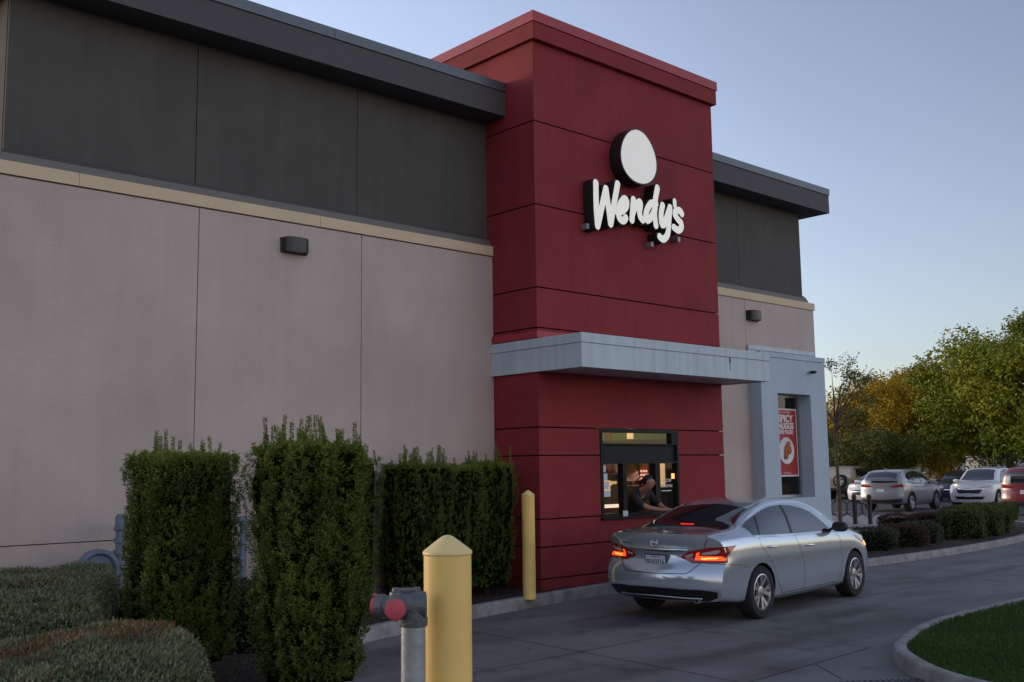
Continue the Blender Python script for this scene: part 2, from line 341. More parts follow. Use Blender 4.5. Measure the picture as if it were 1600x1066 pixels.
#@@LEAF
# ------------------------------------------------------------------ foliage
rng = np.random.default_rng(3)
def quad_mesh(name, C, D, U, L, W_, k, rand, parent=None):
    """leaf quads: centre C, long axis D, width axis U, per-leaf length L and width W_ ; diamond-ish outline"""
    n = len(C); L = np.broadcast_to(L, n)[:, None]; W_ = np.broadcast_to(W_, n)[:, None]
    V = np.stack([C-D*L*.5, C+U*W_*.5-D*L*.06, C+D*L*.5, C-U*W_*.5-D*L*.06], 1).reshape(-1, 3)
    me = bpy.data.meshes.new(name); me.vertices.add(4*n); me.vertices.foreach_set('co', V.astype(np.float32).ravel())
    me.loops.add(4*n); me.loops.foreach_set('vertex_index', np.arange(4*n, dtype=np.int32)); me.polygons.add(n)
    me.polygons.foreach_set('loop_start', np.arange(0, 4*n, 4, dtype=np.int32)); me.polygons.foreach_set('loop_total', np.full(n, 4, dtype=np.int32))
    me.update(calc_edges=True); me.validate()
    a = me.attributes.new('leafrand', 'FLOAT', 'POINT'); a.data.foreach_set('value', np.repeat(np.clip(rand, 0, 1), 4).astype(np.float32))
    me.materials.append(M[k]); return mesh_obj(name, me, parent)
def unit(a): return a/np.maximum(np.linalg.norm(a, axis=-1, keepdims=True), 1e-9)
def perp(D):
    r = rng.normal(size=D.shape); return unit(np.cross(D, r))
def vnoise(P, s, seed=0):
    """cheap smooth value noise from sines"""
    r = np.random.default_rng(seed+11); o = np.zeros(len(P))
    for i in range(6):
        k = r.normal(size=3)*s*(1+.5*i); o += np.sin(P@k+r.uniform(0, 6.28))/(1+.4*i)
    return o/2.6
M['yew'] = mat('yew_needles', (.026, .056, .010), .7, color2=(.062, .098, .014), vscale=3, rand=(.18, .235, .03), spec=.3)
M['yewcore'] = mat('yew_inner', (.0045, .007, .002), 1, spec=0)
M['sage'] = mat('silver_leaves', (.046, .068, .034), .8, color2=(.085, .110, .055), vscale=2.2, rand=(.22, .25, .13), spec=.3)
M['sagered'] = mat('brown_leaf_tips', (.12, .055, .022), .8, color2=(.17, .08, .03), vscale=5, rand=(.22, .16, .07), spec=.3)
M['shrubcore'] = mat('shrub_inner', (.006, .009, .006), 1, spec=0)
M['darkleaf'] = mat('dark_shrub_leaves', (.020, .034, .018), .6, color2=(.035, .05, .022), vscale=3, rand=(.07, .085, .04), spec=.3)
M['redleaf'] = mat('burgundy_leaves', (.035, .018, .016), .7, color2=(.05, .028, .020), vscale=3, rand=(.10, .05, .03), spec=.3)
M['hedgeleaf'] = mat('green_hedge_leaves', (.030, .055, .012), .6, color2=(.06, .095, .018), vscale=3, rand=(.13, .15, .03), spec=.3)
M['grassblade'] = mat('grass_blades', (.028, .070, .012), .7, color2=(.040, .095, .016), vscale=1.2, rand=(.06, .13, .025), spec=.2)

def yew(name, w_, d_, h_, seed, dens=1.0, sprigs=14, ridge=.05):
    """a clipped columnar yew built around the origin; needles on upright shoots"""
    global rng
    rng = np.random.default_rng(seed)
    root = bpy.data.objects.new(name, None); col.objects.link(root); root.empty_display_size = .2
    n = int(2*(w_+d_)*h_*620*dens); e = 9.0
    th = rng.uniform(0, 2*math.pi, n); z = rng.uniform(.06, 1, n)
    def surf(th, z, shrink=1):
        c, s = np.cos(th), np.sin(th); r = (np.abs(c)**e+np.abs(s)**e)**(-1/e)
        hgt = z*h_; ta = .80+.16*np.clip(z/.35, 0, 1)**.7+.04*z-.05*np.clip((z-.9)/.1, 0, 1)
        k = 1+ridge*np.sin(th*9+2*np.sin(seed+z*2))+ridge*.9*vnoise(np.stack([c*2, s*2, z*5], 1), 2.2, seed)
        return np.stack([c*r*w_/2*ta*k*shrink, s*r*d_/2*ta*k*shrink, hgt], 1)
    P = surf(th, z); out = unit(P*np.array([1, 1, 0])+1e-6)
    # top shoots
    nt_ = int(w_*d_*900*dens); T = np.stack([rng.uniform(-.46, .46, nt_)*w_, rng.uniform(-.46, .46, nt_)*d_, np.full(nt_, h_)], 1)
    T[:, 2] += .015*vnoise(T, 9, seed)+rng.uniform(-.06, .0, nt_)
    S = np.vstack([P-out*rng.uniform(0, .07, n)[:, None], T]); O = np.vstack([out, rng.normal(size=(nt_, 3))*.4])
    A = unit(np.array([0, 0, 1.])+O*rng.uniform(.1, .9, len(S))[:, None]+rng.normal(size=S.shape)*.25); Ls = rng.uniform(.04, .08, len(S)); nx_ = len(S)
    # tall sprigs
    ex = []
    for i in range(sprigs):
        x, y = rng.uniform(-.44, .44)*w_, rng.uniform(-.44, .44)*d_; hh = rng.uniform(.03, 1)**3.0*.25+.035; q = int(hh/.014)
        lean = rng.normal(size=2)*.08
        for j in range(q): ex.append((x+lean[0]*j*.014, y+lean[1]*j*.014, h_-.02+j*.014))
    for i in range(sprigs):   # upright shoots standing proud of the sides
        t_ = rng.uniform(0, 6.28); z_ = rng.uniform(.3, .85); q = rng.integers(5, 14)
        for j in range(q):
            p = surf(np.array([t_]), np.array([z_+j*.02/h_]))[0]; ex.append(tuple(p*np.array([1.03, 1.03, 1])))
    if ex:
        ex = np.array(ex); S = np.vstack([S, ex]); A = np.vstack([A, np.tile([0, 0, 1.], (len(ex), 1))]); Ls = np.r_[Ls, np.full(len(ex), .03)]
    k = 13; sid = np.repeat(np.arange(len(S)), k); t = rng.uniform(0, 1, len(sid)); ax = A[sid]; pr = perp(ax)
    D = unit(pr+ax*rng.uniform(.3, 1.1, len(sid))[:, None]); C = S[sid]+ax*(t*Ls[sid])[:, None]+D*.014
    U = unit(np.cross(D, rng.normal(size=D.shape)))
    pk = .5+.5*vnoise(S, 13, seed); S = S+unit(S*np.array([1, 1, 0])+1e-6)*(pk*.07-.045)[:, None]*(np.arange(len(S)) < nx_)[:, None]; C = C+unit(S[sid]*np.array([1, 1, 0])+1e-6)*((pk*.07-.045)*(np.arange(len(S)) < nx_))[sid][:, None]; clump = np.clip(.6*pk+.4*(.5+.5*vnoise(S, 5, seed)), 0, 1)[sid]
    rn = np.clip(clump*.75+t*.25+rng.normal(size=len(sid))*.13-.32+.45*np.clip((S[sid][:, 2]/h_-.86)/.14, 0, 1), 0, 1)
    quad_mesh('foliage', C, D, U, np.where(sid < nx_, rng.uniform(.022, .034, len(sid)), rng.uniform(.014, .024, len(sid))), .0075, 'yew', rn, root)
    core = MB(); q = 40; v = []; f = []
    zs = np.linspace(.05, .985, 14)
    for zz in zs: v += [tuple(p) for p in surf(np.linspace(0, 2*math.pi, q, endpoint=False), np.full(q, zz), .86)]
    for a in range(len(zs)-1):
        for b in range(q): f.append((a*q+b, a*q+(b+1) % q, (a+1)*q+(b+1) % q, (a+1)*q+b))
    f.append(tuple(range(q))[::-1]); f.append(tuple((len(zs)-1)*q+b for b in range(q))); core.add(v, f, 'yewcore', True); core.build('shade_core', root)  # added dark core blocks light and paints the shade inside the foliage
    tr = MB(); tr.tube([(0, 0, -.05), (.01, 0, .3)], [.05, .04], 'bark'); tr.build('trunk', root)
    return root
def put(o, x, y, z, rz, label, cat, group=None, s=1):
    o.location = (x, y, z); o.rotation_euler = (0, 0, rz)
    if s != 1: o.scale = (s, s, s)
    return tag(o, label, cat, group)
GY = 'clipped columnar yews along the tan wall'
GY2 = 'row of clipped yews beside the red tower'
y = yew('yew_shrub', .72, .74, 1.75, 1, 2.1, 40, .06); put(y, 3.87, 8.37, .16, R(8), 'boxy clipped yew at left with flat yellow-green top and one thin twig', 'yew', GY)
y = yew('yew_shrub', .68, .66, 1.82, 2, 2.4, 80, .10); put(y, 4.25, 6.95, .14, R(4), 'tallest, nearest clipped yew with long upright shoots on top', 'yew', GY)
y = yew('yew_shrub', .84, .85, 1.76, 5, .8, 60, .04); put(y, 6.84, 10.62, .14, 0, 'clipped yew half hidden behind the tallest nearest yew', 'yew', GY2)
y2 = yew('yew_shrub', .74, .74, 1.69, 6, .85, 70, .07); put(y2, 8.07, 10.68, .14, R(3), 'leftmost and widest of three dark yews joined behind the near yellow bollard', 'yew', GY2)
y3 = yew('yew_shrub', .60, .70, 1.65, 8, .85, 50, .07); put(y3, 8.74, 10.68, .14, 0, 'middle one of three joined dark yews before the tan wall', 'yew', GY2)
y4 = copy_tree(y3); put(y4, 9.30, 10.72, .14, R(180), 'rightmost of three joined dark yews, touching the side of the red tower', 'yew', GY2, 1.02); y4.scale = (.9, .9, 1.03)

def mound(name, outline, h, k, leaf, dens, seed, rounding=.25, wild=.05, stems=True, upright=.6, k2=None, k2mask=None, under=.0, lumps=.05):
    """a leafy hedge over a plan outline: rounded top, leafy sides; world coordinates"""
    global rng
    rng = np.random.default_rng(seed)
    P = np.array(outline, float); c = P.mean(0); cnt = len(P)
    x0, y0 = P.min(0); x1, y1 = P.max(0)
    def inside(Q):
        r = np.zeros(len(Q), bool); j = cnt-1
        for i in range(cnt):
            a, b = P[i], P[j]; cd = ((a[1] > Q[:, 1]) != (b[1] > Q[:, 1])) & (Q[:, 0] < (b[0]-a[0])*(Q[:, 1]-a[1])/(b[1]-a[1]+1e-12)+a[0]); r ^= cd; j = i
        return r
    def edist(Q):
        d = np.full(len(Q), 1e9)
        for i in range(cnt):
            a, b = P[i], P[(i+1) % cnt]; ab = b-a; t = np.clip(((Q-a)@ab)/(ab@ab), 0, 1); d = np.minimum(d, np.linalg.norm(Q-a-t[:, None]*ab, axis=1))
        return d
    area = (x1-x0)*(y1-y0); n = int(area*dens); Q = rng.uniform([x0, y0], [x1, y1], (n, 2)); Q = Q[inside(Q)]; ed = edist(Q)
    rr = np.clip(ed/rounding, 0, 1); H = h*(.62+.38*np.sqrt(1-(1-rr)**2)) if rounding else h
    H = H+lumps*vnoise(np.c_[Q, Q[:, :1]*0], 3.2, seed)*rr
    top = np.c_[Q, H-rng.uniform(0, .05, len(Q))]
    # sides
    per = []; 
    for i in range(cnt):
        a, b = P[i], P[(i+1) % cnt]; L = np.linalg.norm(b-a); m_ = int(L*h*.8*dens); t = rng.uniform(0, 1, m_); q = a+(b-a)*t[:, None]
        zz = rng.uniform(under, .8, m_)**.8*h; nn = np.array([(b-a)[1], -(b-a)[0]])/L
        if np.dot(nn, (a+b)/2-c) < 0: nn = -nn
        off = -.03-.10*(zz/h)**3+.05*vnoise(np.c_[q*1.0, zz], 4, seed)-rng.uniform(0, .05, m_)
        per.append(np.c_[q+nn*off[:, None], zz])
    S = np.vstack([top]+per); n = len(S)
    ctr = np.r_[c, h*.4]; D = unit(unit((S-ctr)*np.array([1, 1, 1.5]))*.7+rng.normal(size=S.shape)*.55+np.array([0, 0, upright]))
    S = S+D*rng.uniform(0, wild, n)[:, None]**1.5
    U = perp(D); zlift = .13
    rn = np.clip(.35+.3*vnoise(S, 5, seed)+rng.normal(size=n)*.22, 0, 1)
    root = bpy.data.objects.new(name, None); col.objects.link(root); root.location = (c[0], c[1], zlift)
    S[:, :2] -= c
    L = leaf*rng.uniform(.6, 1.3, n)
    if k2:
        mk = k2mask(S+np.r_[c, 0]); mk = rng.uniform(size=n) < mk
        if mk.any(): quad_mesh('leaf_tips', S[mk], D[mk], U[mk], L[mk], leaf*.32, k2, rn[mk], root)
        S, D, U, L, rn = S[~mk], D[~mk], U[~mk], L[~mk], rn[~mk]
    quad_mesh('foliage', S, D, U, L, leaf*.36, k, rn, root)
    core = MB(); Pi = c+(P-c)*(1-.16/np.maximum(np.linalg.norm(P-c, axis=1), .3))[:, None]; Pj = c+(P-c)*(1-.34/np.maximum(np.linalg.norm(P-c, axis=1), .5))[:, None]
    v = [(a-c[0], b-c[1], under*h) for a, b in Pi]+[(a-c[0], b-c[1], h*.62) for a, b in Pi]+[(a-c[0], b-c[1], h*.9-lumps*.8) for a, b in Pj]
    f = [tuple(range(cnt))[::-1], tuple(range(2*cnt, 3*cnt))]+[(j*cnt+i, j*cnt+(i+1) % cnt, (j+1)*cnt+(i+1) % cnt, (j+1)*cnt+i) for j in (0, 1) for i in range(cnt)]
    core.add(v, f, 'shrubcore', True); core.build('shade_core', root)  # near-black hull stands in for shade among the leaves
    if stems:
        for i in range(5):
            st = MB(); a = P[int(cnt*i/5)]*.5+c*.5-c; st.tube([(a[0]*.5, a[1]*.5, -.05), (a[0]*.9, a[1]*.9, h*.4)], .012, 'bark', 6); st.build('stem', root)
    return root
def blob(cx, cy, rx, ry, n=10, seed=0, j=.1, rot=0):
    r = random.Random(seed); o = []
    for i in range(n):
        a = 2*math.pi*i/n; k = 1+r.uniform(-j, j); x = rx*k*math.cos(a); y_ = ry*k*math.sin(a)
        o.append((cx+x*math.cos(rot)-y_*math.sin(rot), cy+x*math.sin(rot)+y_*math.cos(rot)))
    return o
bA = mound('silver_hedge', [(4.3, 10.7), (3.75, 9.3), (3.05, 7.95), (2.75, 6.95), (2.35, 6.35), (1.2, 6.35), (.6, 7.2), (.6, 10.4), (2.4, 10.95)], .77, 'sage', .036, 5600, 21, .12, .09, k2='sagered', k2mask=lambda S: .25*np.clip((vnoise(S, 2.2, 5)), 0, 1))
tag(bA, 'flat-topped grey-green hedge reaching back to the tan wall', 'hedge')
bB = mound('silver_bush', [(2.88, 6.05), (2.68, 5.35), (2.28, 4.62), (1.82, 4.1), (1.1, 3.8), (.3, 3.9), (.1, 5.0), (.6, 5.95), (1.7, 6.3), (2.55, 6.35)], .80, 'sage', .031, 13000, 22, .20, .08,
           k2='sagered', k2mask=lambda S: np.clip(.85*np.exp(-((S[:, 1]-5.75-.12*np.sin(S[:, 0]*3))/.33)**2)+.12*np.clip(vnoise(S, 2.0, 3)-.1, 0, 1)+.8*np.exp(-((S[:, 0]-1.15)/.22)**2)*(S[:, 1] < 4.6), 0, .95))
tag(bB, 'nearest rounded grey-green bush with brown tips at the bottom left', 'bush')
bC = mound('leafy_shrub', blob(5.0, 9.35, .55, .5, 9, 4), .62, 'darkleaf', .07, 1500, 23, .3, .08)
tag(bC, 'low dark leafy shrub seen in the gap between the two near yews', 'shrub')
bD = mound('low_dark_shrub', blob(4.05, 9.75, .62, .45, 9, 5), .58, 'darkleaf', .04, 2600, 24, .3, .06)
tag(bD, 'low dark blue-green shrub between grey-green hedge and boxy left yew', 'shrub')
# shrubs of the far bed
FB = [(17.9, 10.75, .62, .5, .42), (19.0, 10.45, .68, .55, .42), (20.15, 10.4, .62, .5, .44), (21.15, 10.55, .55, .5, .42)]
lab = ['dark clipped shrub partly hidden by the silver sedan bonnet', 'dark clipped shrub right of the silver sedan bonnet, second in its row', 'dark brownish clipped shrub, third in the row past the sedan', 'last dark clipped shrub of the row, touching the green hedge']
for i, (x, y_, a, b, h_) in enumerate(FB):
    o = mound('clipped_shrub', blob(x, y_, a, b, 10, 30+i, .08), h_, 'redleaf' if i in (0, 2) else 'darkleaf', .045, 1500, 30+i, .25, .05, False); tag(o, lab[i], 'shrub', 'dark clipped shrubs in the far bed')
lab = ['leftmost and largest clump of the bright green hedge in far bed', 'green hedge clump in front of the white crossover', 'green hedge clump in front of the red car', 'rightmost bright green hedge clump with bare stems showing below']
for i, (x, y_, a, b, h_) in enumerate([(22.9, 10.4, .66, .5, .68), (24.1, 10.5, .66, .5, .70), (25.3, 10.75, .64, .5, .67), (26.5, 11.1, .62, .5, .64)]):
    o = mound('green_hedge', blob(x, y_, a, b, 10, 40+i, .08), h_, 'hedgeleaf', .05, 1700, 40+i, .25, .06, True, under=.0 if i < 3 else .28); tag(o, lab[i], 'hedge', 'green hedge clumps in the far bed')
lab = ['small burgundy shrub left of the green hedge, leftmost at the back', 'middle burgundy shrub in the back row before the silver SUV', 'burgundy shrub tucked behind the bright green hedge']
for i, (x, y_) in enumerate([(24.0, 12.5), (25.2, 12.35), (26.4, 12.35)]):
    o = mound('burgundy_shrub', blob(x, y_, .7, .45, 9, 50+i, .1), .42, 'redleaf', .05, 1300, 50+i, .22, .05, False); tag(o, lab[i], 'shrub', 'burgundy shrubs at the back of the far bed')
# grass blades of the island
def grass():
    global rng
    rng = np.random.default_rng(9); n = 230000
    P = np.array(lawnp); Q = np.c_[8.0+18*rng.uniform(0, 1, n)**1.7, rng.uniform(1.0, 5.6, n)]
    j = len(P)-1; r = np.zeros(n, bool)
    for i in range(len(P)):
        a, b = P[i], P[j]; r ^= ((a[1] > Q[:, 1]) != (b[1] > Q[:, 1])) & (Q[:, 0] < (b[0]-a[0])*(Q[:, 1]-a[1])/(b[1]-a[1]+1e-12)+a[0]); j = i
    Q = Q[r]; n = len(Q); D = unit(np.c_[rng.normal(size=(n, 2))*.45, np.ones(n)]); L = rng.uniform(.03, .06, n)
    C = np.c_[Q, np.full(n, .105)]+D*L[:, None]*.45
    o = quad_mesh('lawn_grass', C, D, perp(D), L, .008, 'grassblade', np.clip(.35+.35*vnoise(C, 2.0, 4)+rng.normal(size=n)*.2, 0, 1)); tag(o, 'short green lawn on the kerbed island at lower right', None, kind='stuff')
    # mulch chips
    n = 26000; Q = np.c_[rng.uniform(3.2, 10, n), rng.uniform(5.2, 11.2, n)]; P = np.array([(-14, 12)]+inner+[(14.6, 12)]); j = len(P)-1; r = np.zeros(n, bool)
    for i in range(len(P)):
        a, b = P[i], P[j]; r ^= ((a[1] > Q[:, 1]) != (b[1] > Q[:, 1])) & (Q[:, 0] < (b[0]-a[0])*(Q[:, 1]-a[1])/(b[1]-a[1]+1e-12)+a[0]); j = i
    Q = Q[r]; n = len(Q); D = unit(np.c_[rng.normal(size=(n, 2)), rng.normal(size=n)*.3]); U = unit(np.cross(D, np.array([0, 0, 1.])+rng.normal(size=(n, 3))*.4))
    o = quad_mesh('bark_chips', np.c_[Q, rng.uniform(.135, .175, n)], D, U, rng.uniform(.02, .05, n), rng.uniform(.01, .02, n), 'mulchchip', rng.uniform(0, 1, n)**2); tag(o, 'brown bark chips covering the planting bed', None, kind='stuff')
grass()
def litter():
    global rng
    rng = np.random.default_rng(77); n = 170
    a = kA[rng.integers(60, len(kA)-20, n)]; Q = a+np.c_[rng.uniform(-.05, .25, n), -rng.uniform(.03, .9, n)**1.6-.03]
    Q[:40] = np.c_[rng.uniform(7, 14, 40), rng.uniform(5.7, 9, 40)]
    D = unit(np.c_[rng.normal(size=(n, 2)), rng.normal(size=n)*.15]); U = unit(np.cross(D, np.array([0, 0, 1.])+rng.normal(size=(n, 3))*.25))
    o = quad_mesh('leaf_litter', np.c_[Q, np.full(n, .014)], D, U, rng.uniform(.012, .05, n), rng.uniform(.008, .02, n), 'mulchchip', rng.uniform(0, 1, n)); tag(o, 'small dry leaves and bark bits scattered along the kerb of the lane', None, kind='stuff')
litter()
#@@TREE
# ------------------------------------------------------------------ trees
def leafmat(name, a, b, c): M[name] = mat(name, a, .6, color2=b, vscale=.35, rand=c, spec=.25)
leafmat('leaf_green', (.095, .145, .010), (.19, .24, .015), (.38, .36, .03))
leafmat('leaf_gold', (.14, .16, .008), (.42, .28, .012), (.58, .34, .012))
leafmat('leaf_dark', (.07, .105, .010), (.14, .17, .015), (.24, .25, .03))
leafmat('leaf_olive', (.065, .085, .015), (.11, .125, .02), (.19, .18, .04))
def tree(name, x, y_, H, R_, trunk_h, k, seed, nleaf, leaf, label, cr_z=None, clumps=26, tr=.16, sparse=False, lean=0, group=None):
    global rng
    rng = np.random.default_rng(seed); r = random.Random(seed)
    root = thing(name, label, 'tree', (x, y_, 0), 0, group)
    tb = MB(); top = Vector((lean, 0, H*.8)); pts = [Vector((0, 0, -.1)), Vector((r.uniform(-.1, .1), 0, trunk_h*.5)), Vector((lean*.3, r.uniform(-.1, .1), trunk_h)), Vector((lean*.6, 0, (trunk_h+H)/2)), top]
    tb.tube(pts, [tr*1.25, tr, tr*.85, tr*.5, tr*.12], 'bark', 10)
    cz = (trunk_h+H)/2; C = []
    for i in range(clumps):
        u = rng.normal(size=3); u /= np.linalg.norm(u); q = rng.uniform(.35, 1)**.6
        p = np.array([u[0]*R_*q+lean*.5, u[1]*R_*q, cz+u[2]*(H-trunk_h)*.5*q])
        C.append(p)
        s_ = Vector((lean*.4, 0, trunk_h+(p[2]-trunk_h)*.35)); mid = (s_+Vector(p))/2+Vector((0, 0, .3*R_*.3))
        tb.tube([s_, mid, Vector(p)], [tr*.42, tr*.24, tr*.06], 'bark', 6)
    tb.build('trunk', root)
    C = np.array(C); cr_ = R_*(.265 if not sparse else .17)*rng.uniform(.75, 1.3, clumps)
    # twigs: short leaf-bearing shoots so the outline stays feathery
    nt_ = nleaf//9; ci = rng.integers(0, clumps, nt_); d = unit(rng.normal(size=(nt_, 3))); rad = cr_[ci]*rng.uniform(.15, 1.15, nt_)**.55
    base = C[ci]+d*rad[:, None]*np.array([1.15, 1.15, .85]); out = unit(base-np.array([lean*.5, 0, cz-.2*H])); tw = unit(out+rng.normal(size=out.shape)*.7+np.array([0, 0, .35])); tl = leaf*rng.uniform(2, 4.5, nt_)
    sid = np.repeat(np.arange(nt_), 9); t = rng.uniform(0, 1, len(sid)); P = base[sid]+tw[sid]*(t*tl[sid])[:, None]+rng.normal(size=(len(sid), 3))*leaf*.35
    D = unit(tw[sid]*.5+perp(tw[sid])+np.array([0, 0, -.35])); U = perp(D)
    hz = np.clip((P[:, 2]-trunk_h)/(H-trunk_h), 0, 1)
    rn = np.clip(.30+.25*vnoise(P, 1.1, seed)+.2*(rng.uniform(size=clumps)[ci][sid]-.5)+rng.normal(size=len(sid))*.16+.15*(hz-.5), 0, 1)
    quad_mesh('crown', P, D, U, leaf*rng.uniform(.7, 1.3, len(sid)), leaf*.5, k, rn, root)
    return root
def bear(px, d):
    """plan position at the given bearing (photo column) and distance; used once to lay out the far lot"""
    b = R(42.488)+math.atan((px-800)/1616.56/math.cos(R(7)))
    return d*math.sin(b), d*math.cos(b)
TG = 'trees round the car park'
tree('young_tree', 26.9, 15.7, 5.0, 1.1, 2.3, 'leaf_olive', 61, 2600, .075, 'thin young tree with sparse open crown beside the pale window bay', clumps=20, tr=.05, sparse=True, group=TG)
x, y_ = bear(1562, 60); tree('ash_tree', x, y_, 8.2, 4.1, 1.5, 'leaf_green', 62, 56000, .19, 'biggest green tree, its trunk rising behind the red car', clumps=44, tr=.24, group=TG)
x, y_ = bear(1622, 56); tree('ash_tree', x, y_, 8.2, 3.2, 2.0, 'leaf_green', 63, 45000, .19, 'tree cut off by the right edge of the photo', clumps=30, tr=.22, group=TG)
x, y_ = bear(1392, 66); tree('maple_tree', x, y_, 6.8, 4.2, 1.6, 'leaf_gold', 64, 70000, .17, 'round tree with golden orange top behind the silver SUV', clumps=38, tr=.2, group=TG)
x, y_ = bear(1462, 70); tree('maple_tree', x, y_, 6.6, 3.4, 1.4, 'leaf_gold', 65, 45000, .17, 'golden tree tucked between the round golden tree and the biggest one', clumps=26, tr=.2, group=TG)
x, y_ = bear(1338, 58); tree('olive_tree', x, y_, 4.2, 2.6, 1.2, 'leaf_olive', 66, 34000, .14, 'lower olive-green tree in front of the golden one, above the jeep', clumps=24, tr=.14, group=TG)
x, y_ = bear(1290, 80); tree('dark_tree', x, y_, 5.2, 3.2, 1.2, 'leaf_dark', 67, 16000, .2, 'dark tree mostly hidden by the pale window bay', clumps=22, tr=.2, group=TG)
# the belt of lower trees behind
lab = ['dark tree low behind the golden tree, left one of the back belt', 'dark tree in the back belt above the silver SUV roof', 'green tree of the back belt above the dark blue sedan', 'green tree of the back belt above the white crossover', 'dark tree of the back belt behind the biggest trunk', 'rightmost dark tree of the back belt']
for i, px in enumerate((1325, 1385, 1440, 1500, 1560, 1615)):
    x, y_ = bear(px, 88+4*(i % 2)); tree('belt_tree', x, y_, 5.2+.5*(i % 3), 3.9, .8, ['leaf_dark', 'leaf_green'][i % 2], 70+i, 15000, .24, lab[i], clumps=24, tr=.2, group='belt of trees at the back of the car park')
#@@BUILDING
# ------------------------------------------------------------------ restaurant building
XL, XR, YL, YG, YF, XT0, XT1, YT = 3.04, 18.70, 11.28, 11.40, 10.953, 9.958, 14.20, 10.348
bld = thing('restaurant_building', 'low building with tan walls, charcoal upper storey and dark roof band', 'building', (0, 0, 0))
g_ = .010
# shell that closes the building (behind all cladding)
s = MB(); s.box(XL+.04, XT0+.3, YL+.05, YL+.25, 0, 5.0, 'gap'); s.box(XL+.04, XL+.24, YL+.25, 30, 0, 5.0, 'beige'); s.box(XR-.24, XR-.04, YL+.25, 30, 0, 5.0, 'beige')
s.box(XL+.24, XR-.24, 29.8, 30, 0, 5.0, 'beige'); s.box(XL+.04, XR-.04, YL+.25, 30, 5.0, 5.05, 'gap'); s.box(XL+.2, XR-.2, YG+.22, 29.8, 7.25, 7.35, 'gap')
s.box(14.0, 16.80, YL+.05, YL+.25, 0, 5.0, 'gap'); s.box(18.08, XR-.04, YL+.05, YL+.25, 0, 5.0, 'gap'); s.box(16.80, 18.08, YL+.05, YL+.25, 3.2, 5.0, 'gap'); s.box(16.80, 18.08, YL+.05, YL+.25, 0, 1.1, 'gap')
s.build('inner_wall', bld)
def panels(name, xs, zs, y0, y1, k, parent, hole=None, bev=.004):
    mb = MB()
    for i in range(len(xs)-1):
        for j in range(len(zs)-1):
            mb.box(xs[i]+g_/2, xs[i+1]-g_/2, y0, y1, zs[j]+g_/2, zs[j+1]-g_/2, k, bev)
    return mb.build(name, parent)
zs = [.0, .285, 1.082, 4.905]
panels('tan_wall', [XL, 5.354, 7.647, XT0+.02], zs, YL, YL+.05, 'beige', bld)
o = MB()
o.box(14.0, 16.30-g_/2, YL, YL+.05, 0, 4.905, 'beige'); o.box(16.30+g_/2, 16.85, YL, YL+.05, 0, 4.905, 'beige'); o.box(16.85, 18.02, YL, YL+.05, 3.17, 4.905, 'beige'); o.box(18.02, XR, YL, YL+.05, 0, 4.905, 'beige'); o.box(16.85, 18.02, YL, YL+.05, 0, 1.12, 'beige')
o.build('tan_wall', bld)
# tan band, stepped moulding and charcoal storey
o = MB()
for a, b in ((XL-.03, 3.95), (3.95, 7.0), (7.0, XT0+.02)): o.box(a+.002, b-.002, YL-.022, YL+.10, 4.912, 5.055, 'tan', .004)
o.box(14.0, XR+.03, YL-.022, YL+.10, 4.912, 5.055, 'tan', .004); o.box(XL-.03, XL+.1, YL+.1, 30, 4.912, 5.055, 'tan'); o.box(XR-.1, XR+.03, YL+.1, 30, 4.912, 5.055, 'tan')
o.build('tan_band', bld)
GL, GR = 3.20, 18.52
for x0, x1, in ((GL, XT0+.02), (14.0, GR)):
    o = MB(); l0 = -.05 if x0 < 5 else 0; r0 = .05 if x1 > 15 else 0
    o.box(x0+l0*1.4, x1+r0*1.4, YG-.085, YG+.3, 5.06, 5.115, 'molding', .006); o.box(x0+l0*1.1, x1+r0*1.1, YG-.06, YG+.3, 5.12, 5.165, 'molding', .004); o.box(x0+l0*.6, x1+r0*.6, YG-.035, YG+.3, 5.175, 5.20, 'fascia', .003)
    o.build('molding', bld)
panels('charcoal_wall', [GL, 5.348, 7.649, XT0+.02], [5.207, 7.0], YG, YG+.05, 'grey', bld)
panels('charcoal_wall', [14.0, 16.34, GR], [5.207, 7.0], YG, YG+.05, 'grey', bld)
o = MB(); o.box(GL+.05, XT0+.2, YG+.05, YG+.22, 5.0, 7.3, 'gap'); o.build('inner_wall', bld); o = MB(); o.box(14.0, GR-.05, YG+.05, YG+.22, 5.0, 7.3, 'gap'); o.build('inner_wall', bld)
for a_, b_q in ((GL-.001, GL+.05), (GR-.05, GR+.001)): o = MB(); o.box(a_, b_q, YG+.055, 29.9, 5.06, 7.0, 'grey'); o.build('charcoal_wall', bld)
# roof band (soffit, board, metal cap)
rf = MB(); EL, ER = 2.77, 18.965
rf.box(EL, XT0, YF, 30.2, 6.966, 7.333, 'fascia'); rf.box(XT1-.1, ER, YF, 30.2, 6.925, 7.295, 'fascia'); rf.box(XT0-.2, XT1, YT+4.2, 30.2, 6.95, 7.30, 'fascia')
rfo = rf.build('roof', bld)
cp = MB(); 
for a, b in ((EL-.015, 3.9), (3.9, 6.985), (6.985, XT0+.0)): cp.box(a+.003, b-.003, YF-.018, YF+.20, 7.338, 7.475, 'flash', .004)
cp.box(EL-.015, EL+.2, YF+.2, 30.2, 7.338, 7.475, 'flash')
for a, b in ((14.1, 17.17), (17.17, ER+.015)): cp.box(a+.003, b-.003, YF-.018, YF+.20, 7.30, 7.437, 'flash', .004)
cp.box(ER-.2, ER+.015, YF+.2, 30.2, 7.30, 7.437, 'flash'); cp.build('roof_cap', rfo)
